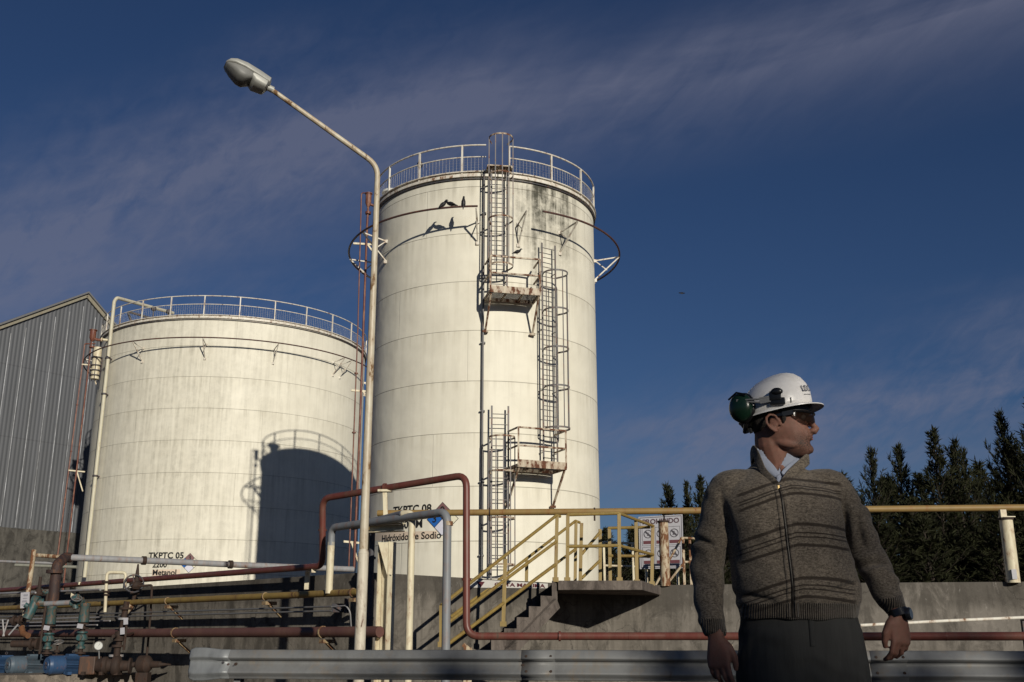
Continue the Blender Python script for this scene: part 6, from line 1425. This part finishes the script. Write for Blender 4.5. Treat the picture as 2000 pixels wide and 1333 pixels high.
# inner shirt collar round the back of the neck
ic = cr([vL+Vector((.012, .004, .006)), (.872, MD+.04, 1.502), (.91, MD+.095, 1.516), (.96, MD+.10, 1.51), (1.0, MD+.07, 1.495), vR+Vector((-.004, .006, .004))], 6)
strip(ic, .014, .003, 'shirt_neckband', SH, shirt, Vector((0, 0, 1)).cross(Vector((1, 0, 0))))
# zip and its two knitted bands
zl = [front(P(x, y, MD-.13).x, P(x, y, MD-.13).z) for x, y in ((1524, 947), (1529, 980), (1533, 1020), (1537, 1060), (1541, 1100), (1545, 1140), (1547, 1175), (1549, 1206))]
zc = cr(zl, 6); zc = [front(p.x, p.z, .002) for p in zc]
strip(zc, .0035, .0028, 'zip', plain('dark_zip', (.02, .017, .014), .4, .4), cardi)
for s in (-1, 1): strip([front(p.x+s*.0125, p.z, .0005) for p in zc], .0075, .0042, 'zip_band', KN, cardi)
mb = MB(); mb.box(zc[0]+Vector((0, -.006, -.006)), (.006, .004, .014)); mb.build('zip_pull', plain('brass', (.25, .18, .08), .35, .8), cardi, smooth=False)
# seams at the armholes
for s, pts in ((-1, ((1408, 900), (1402, 940), (1412, 985), (1420, 1030))), (1, ((1628, 890), (1648, 935), (1640, 990)))):
    pass
# watch on his left wrist
wc = Vector((1.303, MD-.045, .945)); wd_ = (Vector(AL[-1])-Vector(AL[-2])).normalized()
t_ = MB(); t_.lathe([(.026, -.013), (.034, -.012), (.0345, .012), (.026, .013)], wc, 24, axis=wd_); wt = t_.build('wrist_watch', BLP, man)
t_ = MB(); fc = wc+Vector((.026, -.022, 0)); t_.lathe([(.001, .008), (.019, .008), (.021, .005), (.021, -.006)], fc, 22, axis=(.75, -.62, .1)); t_.build('watch_case', plain('watch_metal', (.05, .05, .055), .25, .6), wt)
t_ = MB(); t_.lathe([(.001, .0092), (.016, .0092)], fc, 22, axis=(.75, -.62, .1)); t_.build('watch_glass', plain('watch_glass', (.10, .11, .13), .1), wt)

# trousers and boots
tr_ = MB()
loft(tr_, [((.982, MD+.015, z), (w_, 0, 0), (0, d_, 0)) for z, w_, d_ in ((.66, .17, .10), (.72, .19, .115), (.80, .205, .125), (.86, .208, .13), (.92, .200, .127), (.99, .188, .12))], 32, .85)
for s in (-1, 1): tube2(tr_, [(.982+s*.095, MD+.015, .88), (.982+s*.112, MD+.012, .74), (.982+s*.118, MD+.005, .55), (.982+s*.120, MD+.0, .42), (.982+s*.122, MD+.02, .2), (.982+s*.125, MD+.03, .07)], [.115, .112, .09, .078, .07, .072], 20)
trm = remesh(tr_, .008, 4, .5)
me_ = bpy.data.meshes.new('tmp'); me_.from_pydata([tuple(v) for v in trm.v], [], trm.f); me_.update()
trm.v = [v.co+v.normal*(.006*noise.noise(Vector((v.co.x*9, v.co.y*9, v.co.z*8)))+.004*math.sin(v.co.z*70+noise.noise(v.co*8)*6+abs(v.co.x-.982)*40)*max(0, noise.noise(v.co*5+Vector((3, 1, 2)))+.3)) for v in me_.vertices]; bpy.data.meshes.remove(me_)
TRM = paint('charcoal_trousers', (.036, .036, .035), .9, dirt=.4, scale=24, bump=.4, spec=.1); tro = trm.build('trousers', TRM, man, ang=180)
bt = BVHTree.FromPolygons(trm.v, trm.f)
def tf(x, z, off): h = bt.ray_cast(Vector((x, MD-1, z)), Vector((0, 1, 0))); return (h[0] if h[0] else Vector((x, MD-.1, z)))+Vector((0, -off, 0))
strip([tf(.988, z, .001) for z in (.955, .93, .90, .87, .84)], .010, .004, 'fly', TRM, tro)
for s in (-1, 1):
    b_ = MB(); b_.ell((.982+s*.128, MD-.05, .055), (.05, .14, .05)); b_.ell((.982+s*.126, MD+.03, .08), (.045, .06, .07)); bb = remesh(b_, .008, 3); bo2 = bb.build('boot', paint('black_boot', (.015, .013, .012), .5), man)
    b_ = MB(); b_.box((.982+s*.128, MD-.045, .010), (.09, .27, .02)); b_.build('sole', BLACK, bo2, smooth=False, bev=.006)
